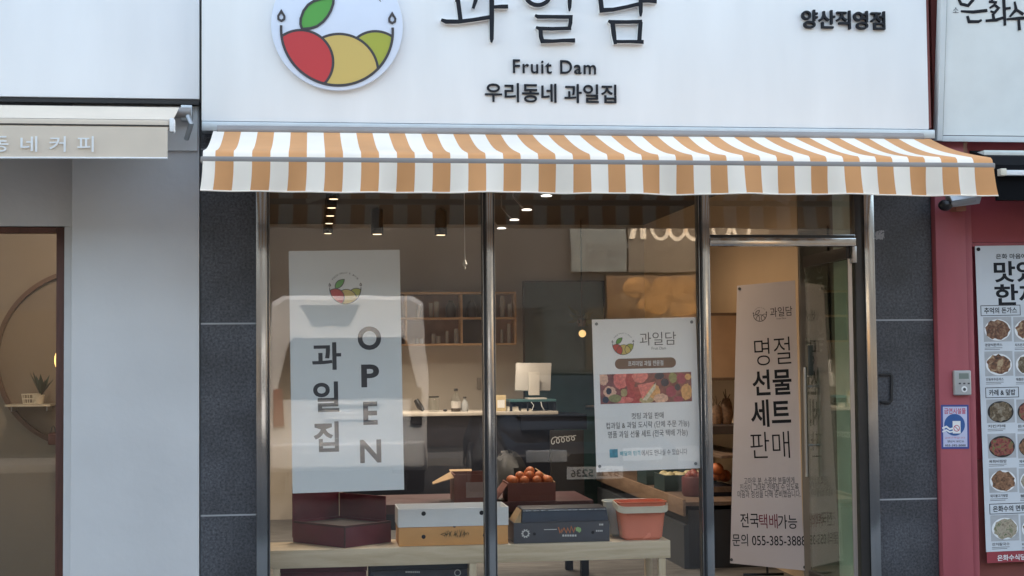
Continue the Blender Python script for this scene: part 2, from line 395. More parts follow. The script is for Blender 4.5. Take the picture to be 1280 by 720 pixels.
# ================================================================== SETTING
g = MB().box(-40, 40, -60, 12, -.4, -.15); struct('ground', g, ASPH)
g = MB().box(-40, 40, -1.7, -.08, -.16, -.03); struct('sidewalk', g, PAVE, bevel=.01)
g = MB().box(-40, 40, -15.8, -14.2, -.16, -.03); struct('far_sidewalk', g, PAVE, bevel=.01)

# ---------- fruit shop building
shop = thing('fruit_shop', 'fruit shop building front with dark granite pillars, steel window frames and glass', 'shop building', (1.2, 0, 0))
XL0, XL1 = X(250.5, 0), X(320, 0)
XR0, XR1 = X(1091, 0, 420), X(1167, 0, 420)
ZT = 3.9
def pillar(x0, x1, joints, nm):
    g = MB().box(x0+.001, x1-.001, .0015, .45, -.15, ZT, 1)
    zs = [-.15]+sorted(joints)+[2.62]
    for a, b in zip(zs[:-1], zs[1:]): g.box(x0, x1, 0, .05, a+.0045, b-.0045, 0)
    g.box(x0, x1, .001, .05, 2.623, ZT)
    return g.build('granite_pillar', [GRAN, GROUT], shop)
pillar(XL0, XL1, [Z(404.5, 0, 285), Z(644, 0, 285)], 'l')
pillar(XR0, XR1, [Z(400, 0, 1130), Z(624, 0, 1130)], 'r')
# interior shell
IX0, IX1, IY1, CH = XL0+.02, 3.16, 5.62, 2.72
MB().box(IX0, IX1+.3, .07, IY1, -.10, 0).build('shop_floor', wood('floor_vinyl', (.13, .125, .12), (.045, .043, .04), .9, 'X', 16, .5), shop)
MB().box(IX0, IX1+.3, .0, IY1, CH, CH+.1).build('shop_ceiling', CEIL, shop)
MB().box(IX0, IX1+.3, IY1, IY1+.1, 0, CH).build('back_wall', CREAM, shop)
MB().box(IX0, IX0+.06, .45, IY1, 0, CH).build('side_wall', CREAM, shop)
MB().box(IX1, IX1+.1, 1.10, IY1, 0, CH).build('side_wall', WARMW, shop)
MB().box(IX1+.004, IX1+.1, .42, 1.098, 0, CH).build('entry_wall', mat('entry_grey', (.13, .12, .105), .7), shop)
MB().box(IX1-.004, IX1+.1, .075, .418, 0, CH).build('entry_reflection_strip', mat('entry_reflection_pale', (.42, .50, .44), .6), shop)  # reflection in the door glass, painted as a pale green strip of wall
MB().box(XL0, XR1, .05, .4, CH+.1, ZT).build('header_wall', PLASTER, shop)
MB().box(XL0-.002, XR1+.002, .012, 1.0, ZT+.002, 7.6).build('unseen_upper_wall', PLASTER, shop)  # added storey out of view, so the building shades the street front
# steel frames
def frame_post(px0, px1, y0=-.035, y1=.07, gl=None, gr=None, pyr=480):
    a, b = X(px0, 0, pyr), X(px1, 0, pyr); m = MB()
    m.box(a, b, y0, y1, 0, 2.62, 0)
    if gl: m.box(a-gl, a+.0, y0+.012, y1-.01, 0, 2.62, 1)
    if gr: m.box(b, b+gr, y0+.012, y1-.01, 0, 2.62, 1)
    return m.build('frame_post', [STEEL, GASK], shop, bevel=.003)
frame_post(320.6, 334, gr=.014)
frame_post(609, 616.8, gl=.022, gr=.012)
frame_post(879, 888, gl=.02, gr=0)
frame_post(1082, 1094.5, y0=-.03)
MB().box(X(1071, 0), X(1082, 0)-.001, -.01, .07, 0, 2.62).build('door_jamb', DARKFR, shop, bevel=.003)
MB().box(X(337, 0), X(604, 0)-.002, -.02, .06, 0, .09).box(X(620, 0), X(873, 0), -.02, .06, 0, .09).build('window_sill', STEEL, shop, bevel=.003)
MB().box(X(322, 0), X(1094, 0), -.02, .065, 2.622, 2.70).build('window_head', STEEL, shop)
g = MB(); z0, z1, z2 = Z(308, 0, 980), Z(298, 0, 980), Z(293.5, 0, 980)
g.box(X(888.5, 0), X(1071, 0)-.001, -.03, .06, z0, z1, 0).box(X(888.5, 0), X(1071, 0)-.001, -.015, .06, z1, z2, 1)
g.build('transom', [STEEL, GASK], shop, bevel=.002)
def pane(px0, px1, z0, z1): return MB().box(X(px0, 0, 480), X(px1, 0, 480), .012, .022, z0, z1).build('window_pane', GLASS, shop)
pane(337.5, 604, .09, 2.62); pane(619, 874.5, .09, 2.62); pane(889.5, 1070.5, z2, 2.62)
# door, swung inwards about its right edge
DH = X(1066, 0); DZ = Z(307, 0, 1060); DW = .835; ANG = R(91.5)
MD = Matrix.Translation((DH, .02, 0)) @ Matrix.Rotation(-ANG, 4, 'Z')
def dbox(m, u0, u1, t0, t1, z0, z1, mi=0): return m.box(-u1, -u0, t0, t1, z0, z1, mi, MD)
door = dbox(MB(), 0.005, DW, -.006, .006, .09, DZ-.075).build('door', DGLASS, shop)
for za, zb in ((DZ-.075, DZ-.004), (.012, .10)): g = MB(); dbox(g, 0, DW, -.02, .02, za, zb); g.build('door_rail', DARKFR, door, bevel=.003)
g = MB(); dbox(g, -.004, .006, -.012, .012, .09, DZ-.075); g.build('door_edge_strip', BRUSH, door)
for sgn in (-1, 1):
    g = MB(); zt, zb = 1.45, .80
    zt = at(1003, 459, .75)[1]; zb = at(1003, 596, .75)[1]
    p = lambda z, o: MD @ Vector((-(DW-.10), o*sgn, z))
    g.tube([p(zb, .05), p(zt, .05)], .0125, 14)
    for q in (zb+.2*(zt-zb)+.06, zt-.12): g.tube([p(q, .006), p(q, .05)], .008, 10)
    g.build('door_handle', BRUSH, door, smooth=True)
g = MB(); dbox(g, DW-.075, DW-.02, -.022, .022, 1.33, 1.52); g.build('lock_plate', mat('lock_grey', (.10, .11, .10), .4), door, bevel=.003)
g = MB(); dbox(g, DW-.022, DW-.004, -.012, .0135, 1.32, 1.46); g.build('lock_label', WHT, door)
g = MB(); g.box(DH+.004, DH+.03, -.02, .03, DZ-.10, DZ-.005); g.build('hinge', BRUSH, shop, bevel=.002)

# ---------- sign board of the fruit shop
SY = -.16; SP = wall(SY)
sx0, sx1 = SP.uv(252, 80)[0], SP.uv(1159.5, 80)[0]; sz0 = SP.uv(640, 155.6)[1]; sz1 = SP.uv(640, -130)[1]
sign = thing('shop_sign', 'wide white sign board above the striped awning with fruit emblem and black Korean lettering', 'sign', ((sx0+sx1)/2, SY, sz0))
MB().box(sx0, sx1, SY, -.002, sz0, sz1).build('sign_panel', SIGN, sign, bevel=.004)
MB().box(sx0+.002, sx1+.03, SY-.012, -.06, sz0-.055, sz0-.004).build('bottom_trim', ALU, sign, bevel=.004)
MB().box(sx1+.002, sx1+.022, SY+.02, -.004, sz0+.01, sz1).build('side_trim', RBROWN, sign)
dc = SP.uv(421.5, 33.5); dr = abs(SP.uv(421.5+81.5, 33.5)[0]-dc[0])
D0 = PL(SP.pt(0, 0, .035), SP.ex, SP.ey)
disc = MB().poly(SP, circ(dc, dr, 96), .012, .035).build('emblem_disc', mat('disc_blue_white', (.66, .72, .85), .4, var=.01), sign, bevel=.003)
bc = D0.uv(421.5, 38); br = abs(D0.uv(421.5+69.5, 38)[0]-bc[0])
emblem(D0, bc[0], bc[1], br, disc, h=.0012, arc=True)
# brush strokes of the big name, read off the board
ST = [
 [(62,-70,20),(140,-66,22),(238,-72,24),(236,-20,22),(228,15,20),(216,52,15)],
 [(122,6,14),(136,12,22),(142,60,22),(149,112,22)],
 [(46,112,14),(72,122,22),(140,122,20),(220,112,19),(304,98,20)],
 [(308,-100,16),(315,-80,24),(315,0,25),(315,120,24),(315,215,20),(313,234,8)],
 [(326,44,16),(370,42,20),(402,42,20)],
 [(728,-100,16),(732,-80,24),(730,0,23),(729,45,18),(728,66,8)],
 [(545,88,12),(560,96,20),(640,96,18),(735,97,20),(733,130,20),(727,157,18)],
 [(550,152,12),(566,158,18),(640,160,18),(737,157,18)],
 [(574,160,22),(576,200,22),(584,226,22),(640,226,18),(700,222,18),(758,222,22)],
 [(886,-78,16),(960,-72,20),(1060,-78,22)],
 [(892,-74,22),(893,0,24),(900,62,24),(960,58,20),(1030,44,18),(1098,28,20)],
 [(1100,-100,16),(1106,-80,24),(1106,0,22),(1107,70,20),(1106,94,10)],
 [(1112,12,18),(1150,10,20),(1192,13,24)],
 [(934,118,12),(948,124,20),(1030,124,18),(1114,122,20)],
 [(957,128,24),(964,190,24),(972,242,16)],
 [(1106,124,22),(1102,180,22),(1099,228,22)],
 [(972,228,16),(1050,228,16),(1122,230,20)]]
SC = 4.267; body = MB(); facem = MB()
px1 = abs(SP.uv(700, 30)[0]-SP.uv(699, 30)[0])
def zz(x, y): return SP.uv(540+x/SC, y/SC)
ring = [zz(560+66*math.cos(2*math.pi*i/40), -26+60*math.sin(2*math.pi*i/40)) for i in range(40)]
for grp, has_ring in ((ST[:5], False), (ST[5:9], True), (ST[9:], False)):
    body = MB(); facem = MB()
    for s_ in grp:
        pts = [zz(x, y) for x, y, _ in s_]; ws = [q/SC*px1 for _, _, q in s_]
        body.stroke(SP, pts, [q*1.12 for q in ws], .004, .028); facem.stroke(SP, pts, ws, .027, .034)
    if has_ring: body.stroke(SP, ring, 24/SC*px1, .004, .028, closed=True); facem.stroke(SP, ring, 21/SC*px1, .027, .034, closed=True)
    lb_ = body.build('letter_body', WHT, sign); facem.build('letter_face', INK, lb_)
g = MB(); g.text(SP, 'Fruit Dam', 641, 75.5, 744.5, 92.5, .001, .012, .006, sp=1.12)
g.text(SP, '우리동네 과일집', 606, 105, 770, 128.5, .001, .012, .010); g.build('lettering', INK, sign)
g = MB(); g.text(SP, '양산직영점', 1001, 14, 1105, 37,   .001, .022, .014); g.build('lettering', INK, sign)

# ---------- striped awning
def awning_thing():
    YB, YF = -.17, -.93
    zb = at(700, 168.5, YB)[1]; zf = at(740, 203.5, YF)[1]; F = wall(YF)
    u0, uo, ue, u1 = F.uv(254, 200)[0], F.uv(269.5, 200)[0], F.uv(1214.5, 207)[0], F.uv(1238.5, 207)[0]
    aw = thing('striped_awning', 'orange and white striped canvas awning over the fruit shop window', 'awning', ((u0+u1)/2, YB, zf))
    ed = [(u0, 0)]+[(uo+(ue-uo)*i/44, (i+1) % 2) for i in range(44)]+[(ue, 1), (u1, 0)]
    prof = []
    for i in range(13):
        t = i/12; prof.append((YB+(YF-YB)*t, zb+(zf+.045-zb)*t-.018*math.sin(math.pi*t)))
    prof += [(YF-.018, zf+.032), (YF-.026, zf+.012)]
    c = MB()
    for i in range(len(ed)-1):
        xa, xb, mi = ed[i][0], ed[i+1][0], ed[i][1]
        for j in range(len(prof)-1):
            (ya, za), (yb, zb_) = prof[j], prof[j+1]
            for dz in (0,):
                sg = lambda x, t: .007*math.sin(math.pi*min(1, t/12))*math.sin(x*5.1+t*.12)+.003*math.sin(math.pi*min(1, t/12))*math.sin(x*17)
                c.face([(xa, ya, za+sg(xa, j)), (xb, ya, za+sg(xb, j)), (xb, yb, zb_+sg(xb, j+1)), (xa, yb, zb_+sg(xa, j+1))], mi)
    c.build('canopy', [WCLOTH, OCLOTH], aw, smooth=True)
    MB().box(u0-.012, u1+.012, YF-.03, YF+.03, zf-.018, zf+.014).build('front_bar', GREYBAR, aw, bevel=.008)
    v = MB(); zl = at(740, 242.5, YF)[1]; top = zf-.012; n = 6
    for i in range(len(ed)-1):
        xa, xb, mi = ed[i][0], ed[i+1][0], ed[i][1]; k = 4
        for q in range(k):
            pa, pb = xa+(xb-xa)*q/k, xa+(xb-xa)*(q+1)/k
            for j in range(n):
                t0, t1 = j/n, (j+1)/n
                def pt(x, t):
                    yy = YF-.034-.015*t*math.sin(x*9.3)-.010*t*math.sin(x*23+1); drop = (top-zl)*(1+.018*math.sin(x*4.1+.6)+.012*math.sin(x*11))
                    return Vector((x+.012*t*t*(x-1.5)/2.2, yy, top-drop*t))
                v.face([pt(pa, t0), pt(pb, t0), pt(pb, t1), pt(pa, t1)], mi)
    v.build('valance', [WCLOTH, OCLOTH], aw, smooth=True)
    hem = MB(); pts = [Vector((x, YF-.036-.015*math.sin(x*9.3)-.010*math.sin(x*23+1), top-(top-zl)*(1+.018*math.sin(x*4.1+.6)+.012*math.sin(x*11)))) for x in [u0+(u1-u0)*i/120 for i in range(121)]]
    for p in pts: p.x += .012*(p.x-1.5)/2.2
    hem.tube(pts, .004, 6); hem.build('hem', WCLOTH, aw, smooth=True)
    MB().tube([(u0+.02, YB+.02, zb+.006), (u1-.04, YB+.02, zb+.006)], .034, 16).build('roller', GREYBAR, aw, smooth=True)
    for xx, sg in ((u0+.45, 1), (u1-.45, -1)):
        a = Vector((xx, YB, zb-.07)); e = Vector((xx+.38*sg, (YB+YF)/2, (zb+zf)/2-.06)); f = Vector((xx+.05*sg, YF+.03, zf))
        MB().tube([a, e], .018, 10).tube([e, f], .016, 10).ball(e, .026).build('folding_arm', WHT, aw, smooth=True)
    return aw
awning_thing()

# ================================================================== COFFEE SHOP ON THE LEFT
cafe = thing('coffee_shop', 'grey plastered coffee shop front with white fascia and brown framed glass door', 'shop building', (-2.5, 0, 0))
C0 = XL0-.006; CE = X(90, 0, 300)
MB().box(CE, C0, -.006, .35, -.15, 3.0).build('plaster_wall', PLASTER, cafe, bevel=.004)
rz = Z(200, .1, 60); zd = Z(283, .1, 40); jx = X(80, .1, 400)
MB().box(-6, CE, .09, .35, zd, 3.0).box(jx+.002, CE, .09, .3, -.15, zd-.0015).build('lintel', PLASTER, cafe)
MB().box(-9, C0-.004, .02, 1.0, 4.21, 7.6).build('unseen_upper_wall', PLASTER, cafe)  # unseen wall added to carry the shade over this front
FY = -.10; fz = Z(122, FY, 120); gz = Z(129.5, -.06, 120)
MB().box(-6, X(249, FY, 60), FY, .3, fz, 4.2).build('fascia_panel', FASCIA, cafe, bevel=.004)
MB().box(-6, X(248.5, FY, 120), FY+.012, .1, gz, fz-.002).build('fascia_gap', GASK, cafe)
MB().box(X(200, -.02, 150), X(247, -.02, 150), -.028, -.006, Z(188, -.03, 220), gz-.002).build('bracket_board', WHT, cafe, bevel=.003)
# door frame & glass
fw = X(71, .14, 500)
g = MB().box(fw, jx, .10, .17, -.1, zd-.004).box(-5, fw-.001, .10, .17, Z(291.5, .12, 30), zd-.004)
g.build('door_frame', DOORW, cafe, bevel=.004)
MB().box(-5, fw, .13, .14, -.1, Z(291.5, .12, 30)).build('door_pane', glass('cafe_glass', .055, (.86, .86, .84)), cafe)
WY = 2.0; BWALL = mat('cafe_wall', (.30, .25, .20), .85, var=.03, scale=2)
MB().box(-6, C0-.36, WY, WY+.1, -.1, 2.8).build('inner_wall', BWALL, cafe)
MB().box(-6, C0-.36, .36, WY, 2.45, 2.55).build('ceiling_board', BWALL, cafe)
MB().box(-6, C0-.36, .36, WY, -.2, -.1).build('cafe_floor', mat('cafe_floor', (.18, .16, .14), .6), cafe)
MB().box(C0-.40, C0-.34, .36, WY, -.1, 2.45).build('inner_side_wall', BWALL, cafe)
CP = wall(WY); cc = CP.uv(111, 448); cr = abs(CP.uv(111+112, 448)[0]-cc[0])
MB().poly(CP, circ(cc, cr-.01, 80), .0, .012).build('round_panel', mat('cafe_round', (.25, .205, .165), .85, var=.03, scale=2), cafe)
g = MB(); g.stroke(CP, circ(cc, cr, 96), .028, .001, .06, closed=True); g.build('round_trim', mat('cafe_trim', (.11, .055, .035), .5), cafe)
# small lamp, shelf, plant, bag inside
SHY = WY-.2
sh = thing('wall_shelf', 'thin pale shelf board inside the coffee shop door beside the round trim', 'shelf', (X(36, SHY), SHY, Z(506, SHY, 36)))
MB().box(X(8, SHY), X(65, SHY), SHY-.05, WY-.015, Z(508, SHY, 36), Z(505.5, SHY, 36)).build('shelf_board', mat('pale_board', (.62, .55, .45), .6), sh)
for q in (14, 58): MB().box(X(q, SHY), X(q+1.5, SHY), SHY, WY-.015, Z(514, SHY, 36), Z(508.2, SHY, 36)).build('bracket', BRUSH, sh)
zs = Z(505.5, SHY, 36)+.001
pot = thing('potted_plant', 'small dark leafed plant in a pale pot on the coffee shop shelf', 'plant', (X(47, SHY), SHY+.04, zs))
MB().lathe((X(47, SHY), SHY+.04, zs), [(.03, 0), (.04, .06), (.034, .06), (.03, .05)], 16).build('pot', CREAMP, pot, smooth=True)
g = MB()
for k in range(11):
    a = k*2.4; t = .5+.5*random.random(); b = Vector((X(50, SHY), SHY+.04, zs+.05)); d = Vector((math.cos(a)*.07*t, math.sin(a)*.05*t, .07+.07*random.random()))
    s_ = Vector((-d.y, d.x, .02)).normalized()*.02; c = b+d*.65
    g.face([b, c+s_, b+d*1.25+Vector((0, 0, -.01)), c-s_]); 
g.build('leaves', mat('dark_leaf', (.02, .045, .03), .5), pot)
t = thing('small_basket', 'little beige wire basket left of the plant on the coffee shop shelf', 'basket', (X(38, SHY), SHY+.03, zs))
bx, by = X(38, SHY), SHY+.03
g = MB()
for h, r in ((.006, .05), (.035, .055), (.065, .06)): g.tube([(bx+r*math.cos(a), by+r*.7*math.sin(a), zs+h) for a in [i*math.pi/10 for i in range(21)]], .003, 6)
g.build('hoops', CREAMP, t)
g = MB()
for i in range(10):
    a = i*math.pi/5; g.tube([(bx+.05*math.cos(a), by+.035*math.sin(a), zs+.004), (bx+.06*math.cos(a), by+.042*math.sin(a), zs+.066)], .002, 6)
g.build('wires', CREAMP, t)
bgx = thing('hanging_bag', 'small dark red bag hanging low beside the coffee shop shelf', 'bag', (X(67, SHY), SHY, Z(556, SHY)))
MB().box(X(61, SHY), X(73, SHY), SHY-.03, SHY+.05, Z(556, SHY, 66), Z(541, SHY, 66)).build('bag_body', mat('bag_red', (.10, .03, .03), .6), bgx, bevel=.012)
xa, xb = X(64, SHY), X(70, SHY)
MB().tube([(xa, SHY, Z(541, SHY, 66)), (xa+.005, SHY, Z(535, SHY, 66)), ((xa+xb)/2, SHY, Z(532, SHY, 66)), (xb-.005, SHY, Z(535, SHY, 66)), (xb, SHY, Z(541, SHY, 66))], .004, 8).build('bag_handle', BLACKP, bgx)
dl = thing('disc_lamp', 'warm glowing disc lamp half hidden by the brown coffee shop door frame', 'lamp', (X(73, 1.2), 1.2, Z(470, 1.2)))
lx, lz = X(90, 1.2), Z(450, 1.2, 70); lr = abs(Z(428, 1.2, 70)-lz)
MB().lathe((lx, 1.2, lz), [(0, 0), (lr*.95, 0), (lr, .012), (lr*.95, .02), (0, .02)], 32, axis='Y').build('lamp_shade', mat('disc_glow', (1, .55, .18), .4, var=0, emit=.5), dl, smooth=True)
MB().tube([(lx, 1.21, lz+lr), (lx, 1.21, 2.45)], .004, 6).build('cord', BLACKP, dl)
cl = thing('recessed_light', 'small lit round ceiling light inside the coffee shop near the door top', 'ceiling light', (X(68, .75, 295), .75, 2.45))
MB().lathe((X(68, .75, 295), .75, 2.42), [(.035, .0), (.05, .005), (.05, .03)], 20).build('rim', WHT, cl, smooth=True)
MB().lathe((X(68, .75, 295), .75, 2.415), [(0, 0), (.034, 0), (.034, .004)], 20).build('diffuser', LAMPC, cl)
def lamp(parent, loc, e, col, kind='POINT', size=.05, spot=None):
    l = bpy.data.lights.new('lamp_light', kind); l.energy = e*.5; l.color = col
    if kind != 'AREA': l.shadow_soft_size = size
    else: l.size = size
    if spot: l.spot_size = R(spot); l.spot_blend = .7
    o = bpy.data.objects.new('lamp_light', l); COL.objects.link(o); o.parent = parent; o.location = Vector(loc)-ABS[parent.name]; return o
lamp(cl, (X(68, .75, 295)-.1, .9, 2.38), 8, (1, .8, .6))
# awning of the coffee shop
YB, YF = -.14, -.72
aw = thing('beige_awning', 'beige canvas awning with white Korean lettering over the coffee shop door', 'awning', (-3, YB, 2.6))
zb, zf = Z(133, YB, 120), Z(156, YF, 110); xe, xr = X(211, YF, 157), X(226, YB, 135)
g = MB()
for i in range(10):
    t0, t1 = i/10, (i+1)/10
    P_ = lambda t: (YB+(YF-YB)*t, zb+(zf+.03-zb)*(t**1.0)-.02*math.sin(math.pi*t))
    (ya, za), (yb, zc) = P_(t0), P_(t1)
    for dz in (0, -.003): g.face([(-6, ya, za+dz), (xe, ya, za+dz), (xe, yb, zc+dz), (-6, yb, zc+dz)])
g.build('canopy', BEIGE, aw, smooth=True)
MB().box(-6, xe+.004, YF-.022, YF+.022, zf-.02, zf+.026).build('front_bar', BEIGE, aw, bevel=.01)
MB().box(-6, xe+.003, YF-.028, YF-.0225, zf-.008, zf-.001).build('bar_groove', DARKFR, aw)
MB().box(xe+.005, xe+.03, YF-.03, YF+.03, zf-.035, zf+.035).build('end_cap', WHT, aw, bevel=.008)
VP = wall(YF-.03); zl = VP.uv(110, 198)[1]; zt = zf-.012; xv = VP.uv(209.5, 190)[0]
g = MB(); n = 60
for i in range(n):
    xa, xb = -6+(xv+6)*i/n, -6+(xv+6)*(i+1)/n
    for j in range(5):
        f = lambda x, t: Vector((x, YF-.03-.003*t*math.sin(x*7)-.002*t*math.sin(x*19), zt-(zt-zl)*t*(1+.02*math.sin(x*3+1))))
        g.face([f(xa, j/5), f(xb, j/5), f(xb, (j+1)/5), f(xa, (j+1)/5)])
        o = Vector((0, .003, 0)); g.face([f(xa, j/5)+o, f(xa, (j+1)/5)+o, f(xb, (j+1)/5)+o, f(xb, j/5)+o])
val = g.build('valance', BEIGE, aw, smooth=True)
MB().tube([(-6+(xv+6)*i/60, YF-.031-.003*math.sin((-6+(xv+6)*i/60)*7)-.002*math.sin((-6+(xv+6)*i/60)*19), zt-(zt-zl)*(1+.02*math.sin((-6+(xv+6)*i/60)*3+1))) for i in range(61)], .005, 6).build('hem', WHT, aw)
g = MB()
for ch, a, b in (('동', -10, 11), ('네', 26, 47), ('커', 62, 82.5), ('피', 97, 117.5)): g.text(VP, ch, a, 170.5, b, 190, .009, .001, .006)
g.build('lettering', WHT, aw)
MB().tube([(-6, YB+.05, zb-.02), (xr+.05, YB+.05, zb-.02)], .03, 14).build('roller', GREYBAR, aw, smooth=True)
bx = X(233, -.1, 150)
MB().box(bx-.03, bx+.03, -.1, -.029, Z(152, -.05, 233), Z(133, -.05, 233)).build('end_bracket', ALU, aw, bevel=.004)
MB().tube([(bx+.01, -.11, Z(146, -.1, 235)), (bx+.03, -.16, Z(157, -.1, 236)), (bx, -.10, Z(174, -.1, 236))], .014, 10).build('crank_arm', ALU, aw, smooth=True)

# ================================================================== RESTAURANT ON THE RIGHT
rest = thing('restaurant', 'red painted restaurant front at the right with pilaster and dark upper fascia', 'shop building', (4.6, 0, 0))
RX0 = XR1+.004; RX1 = 7.0
P1 = X(1207, 0, 480)
zpil = 2.75
MB().box(RX0, P1, -.05, .3, -.15, zpil).build('pilaster', PINK, rest, bevel=.006)
MB().box(P1+.0, P1+.045, -.036, .3, -.15, 2.42).build('pilaster_edge', PINK, rest, bevel=.008)
MB().box(RX0, 11, .02, 1.0, 4.21, 7.6).build('unseen_upper_wall', RBROWN, rest)  # added out of view as well, lengthens the shadow on the street
g = MB().box(P1+.046, RX1, .0, .3, Z(303, 0, 1250), zpil); g.build('upper_panel', REDP2, rest)
g = MB().box(P1+.046, RX1, .02, .3, Z(575, 0, 1215), Z(303, 0, 1250)-.002); g.build('door_panel', REDP2, rest)
MB().box(P1+.046, RX1, .012, .3, -.15, Z(575, 0, 1215)-.002).build('lower_panel', RBROWN, rest)
MB().box(RX0, RX1, -.06, .3, zpil+.002, 4.2).build('upper_fascia', RBROWN, rest)
MB().box(P1+.05, RX1, -.012, .02, Z(309, 0, 1250), Z(303.5, 0, 1250)).build('panel_trim', PINK, rest, bevel=.004)
# its sign, leaning out at the top
b0 = Vector((0, -.10, Z(176, -.10, 1230))); e = Vector((0, -.13, 1)).normalized()
TP = PL(b0, (1, 0, 0), e)
a = TP.uv(1173.5, 100)[0]; c0 = TP.uv(1230, 176.5)[1]; dtop = TP.uv(1230, -130)[1]
rs = thing('restaurant_sign', 'framed white sign board with brush style Korean lettering above the red restaurant', 'sign', (a+.6, -.1, b0.z))
MB().pbox(TP, a, c0, a+1.9, dtop, -.05, 0).build('sign_panel', mat('rsign_white', (.72, .75, .75), .5, var=.02), rs)
g = MB(); th = abs(TP.uv(1182, 90)[0]-TP.uv(1176, 90)[0])
g.pbox(TP, a-.004, c0, a+th, dtop, -.05, .014).pbox(TP, a+th+.001, c0-.004, a+1.9, c0+th*.95, -.05, .0138); g.build('sign_frame', mat('pale_frame', (.62, .66, .68), .45, var=.02), rs, bevel=.003)
g = MB(); g.pbox(TP, a+th+.002, c0+th, a+th+.006, dtop, 0, .002).pbox(TP, a+th+.0065, c0+th, a+1.9, c0+th+.004, 0, .002); g.build('inner_line', INK2, rs)
RW = [[(1197,-10,4),(1204,-14,5),(1213,-10,5),(1216,0,5),(1210,7,4.5),(1201,5,4.5),(1197,-4,4)],
 [(1201,14,3),(1216,15,5),(1234,13,5)], [(1209,20,4),(1211,27,5),(1223,27,4.5),(1227,25,3)],
 [(1236,2,4),(1246,3,4)], [(1240,-4,4),(1240,3,3)], [(1237,10,3),(1243,6,4),(1248,10,4),(1243,16,4),(1238,14,3)], [(1241,17,4),(1242,24,5)], [(1232,26,4),(1245,25,5),(1254,22,4)], [(1254,-10,5),(1255,10,5),(1256,32,4)], [(1256,11,4),(1263,10,4)],
 [(1268,2,3),(1270,12,5),(1262,21,3)], [(1270,12,4),(1279,18,5)], [(1258,24,3),(1272,23,5),(1290,22,5)], [(1273,24,4),(1274,38,5)]]
g = MB(); pxs = abs(TP.uv(1231, 20)[0]-TP.uv(1230, 20)[0])
for s_ in RW: g.stroke(TP, [TP.uv(x, y) for x, y, _ in s_], [q*pxs*.75 for _, _, q in s_], 0, .003)
g.build('brush_lettering', INK, rs); g = MB(); g.text(TP, '소', 1191, 9, 1198, 16, .003); g.build('lettering', INK2, rs)
# black awning tucked under it
ba = thing('black_awning', 'black folded canvas awning with pale metal bars above the red restaurant door', 'awning', (X(1260, -.35), -.3, Z(250, -.3)))
x0 = X(1238, -.35, 200)
g = MB(); pr = [(-.08, Z(188, -.1, 1250)), (-.30, Z(196, -.3, 1250)), (-.42, Z(206, -.42, 1250)), (-.43, Z(250, -.43, 1260)), (-.40, Z(251, -.40, 1260)), (-.38, Z(215, -.42, 1250)), (-.1, Z(205, -.1, 1250))]
n = len(pr); vs = [(x, y, z) for x in (x0, x0+2.4) for y, z in pr]
g.mesh(vs, [(i, (i+1) % n, n+(i+1) % n, n+i) for i in range(n)]+[tuple(range(n-1, -1, -1)), tuple(range(n, 2*n))]); g.build('canvas', BLACKC, ba)
xw = X(1226, -.2, 190)
MB().box(xw, xw+2.4, -.24, -.065, Z(196, -.2, 1250), Z(189, -.2, 1250)).build('cassette', mat('pale_metal', (.62, .66, .64), .4, .2), ba, bevel=.006)
MB().box(x0+.02, x0+2.4, -.47, -.435, Z(219.5, -.45, 1260), Z(213, -.45, 1260)).build('front_bar', WHT, ba, bevel=.004)
MB().box(x0+.0, x0+.035, -.475, -.43, Z(220, -.45, 1245), Z(211, -.45, 1245)).build('end_cap', CREAMP, ba, bevel=.004)
MB().box(X(1225, -.3), X(1250, -.3), -.36, -.31, Z(232, -.3, 1240), Z(224, -.3, 1240)).build('bracket', ALU, ba, bevel=.003)
# camera
cv = thing('security_camera', 'round black security camera with silver sunshade under the striped awning end', 'security camera', (X(1200, -.12), -.05, Z(262, -.1)))
c = Vector((X(1179, -.14, 257), -.17, Z(257, -.15, 1179)))
MB().ball(c, .037, 18, (1.15, 1, .9)).build('lens_dome', BLACKP, cv, smooth=True)
c2 = Vector((X(1212, -.12, 250), -.16, Z(247, -.12, 1212)))
g = MB(); g.tube([c+Vector((.02, .0, .02)), c2], [.034, .04], 16); g.build('housing', SILV, cv, smooth=True)
g = MB(); g.tube([c+Vector((.02, 0, .028)), c2+Vector((.03, 0, .006))], [.042, .048], 5); g.build('sunshade', ALU, cv)
MB().box(X(1193, -.06), X(1206, -.06), -.13, -.051, Z(264, -.1, 1200), Z(256, -.1, 1200)).build('mount', mat('mount_orange', (.36, .15, .09), .6), cv, bevel=.003)
# keypad
KP = wall(-.0505)
a_, c_, b_, d_ = KP.rect(1190.5, 463, 1211.5, 494)
kp = thing('door_keypad', 'small silver door keypad box with lcd window on the red pilaster', 'keypad', ((a_+b_)/2, -.05, c_))
MB().pbox(KP, a_, c_, b_, d_, 0, .03).build('case', SILV, kp, bevel=.008, segs=3)
L_ = KP.rect(1196, 466.5, 1208, 473.5); MB().pbox(KP, *L_, .0295, .0312).build('lcd_window', LCD, kp)
g = MB(); bc_ = KP.uv(1202.5, 486.5); g.poly(KP, circ(bc_, .018, 24), .029, .033); g.build('round_button', WHT, kp, bevel=.001)
g = MB(); g.poly(KP, circ(bc_, .009, 20), .0332, .0345)
for q in (1197, 1202.5, 1208): g.pbox(KP, *KP.rect(q-1.3, 478.3, q+1.3, 480.2), .029, .0315)
g.build('button', INK2, kp)
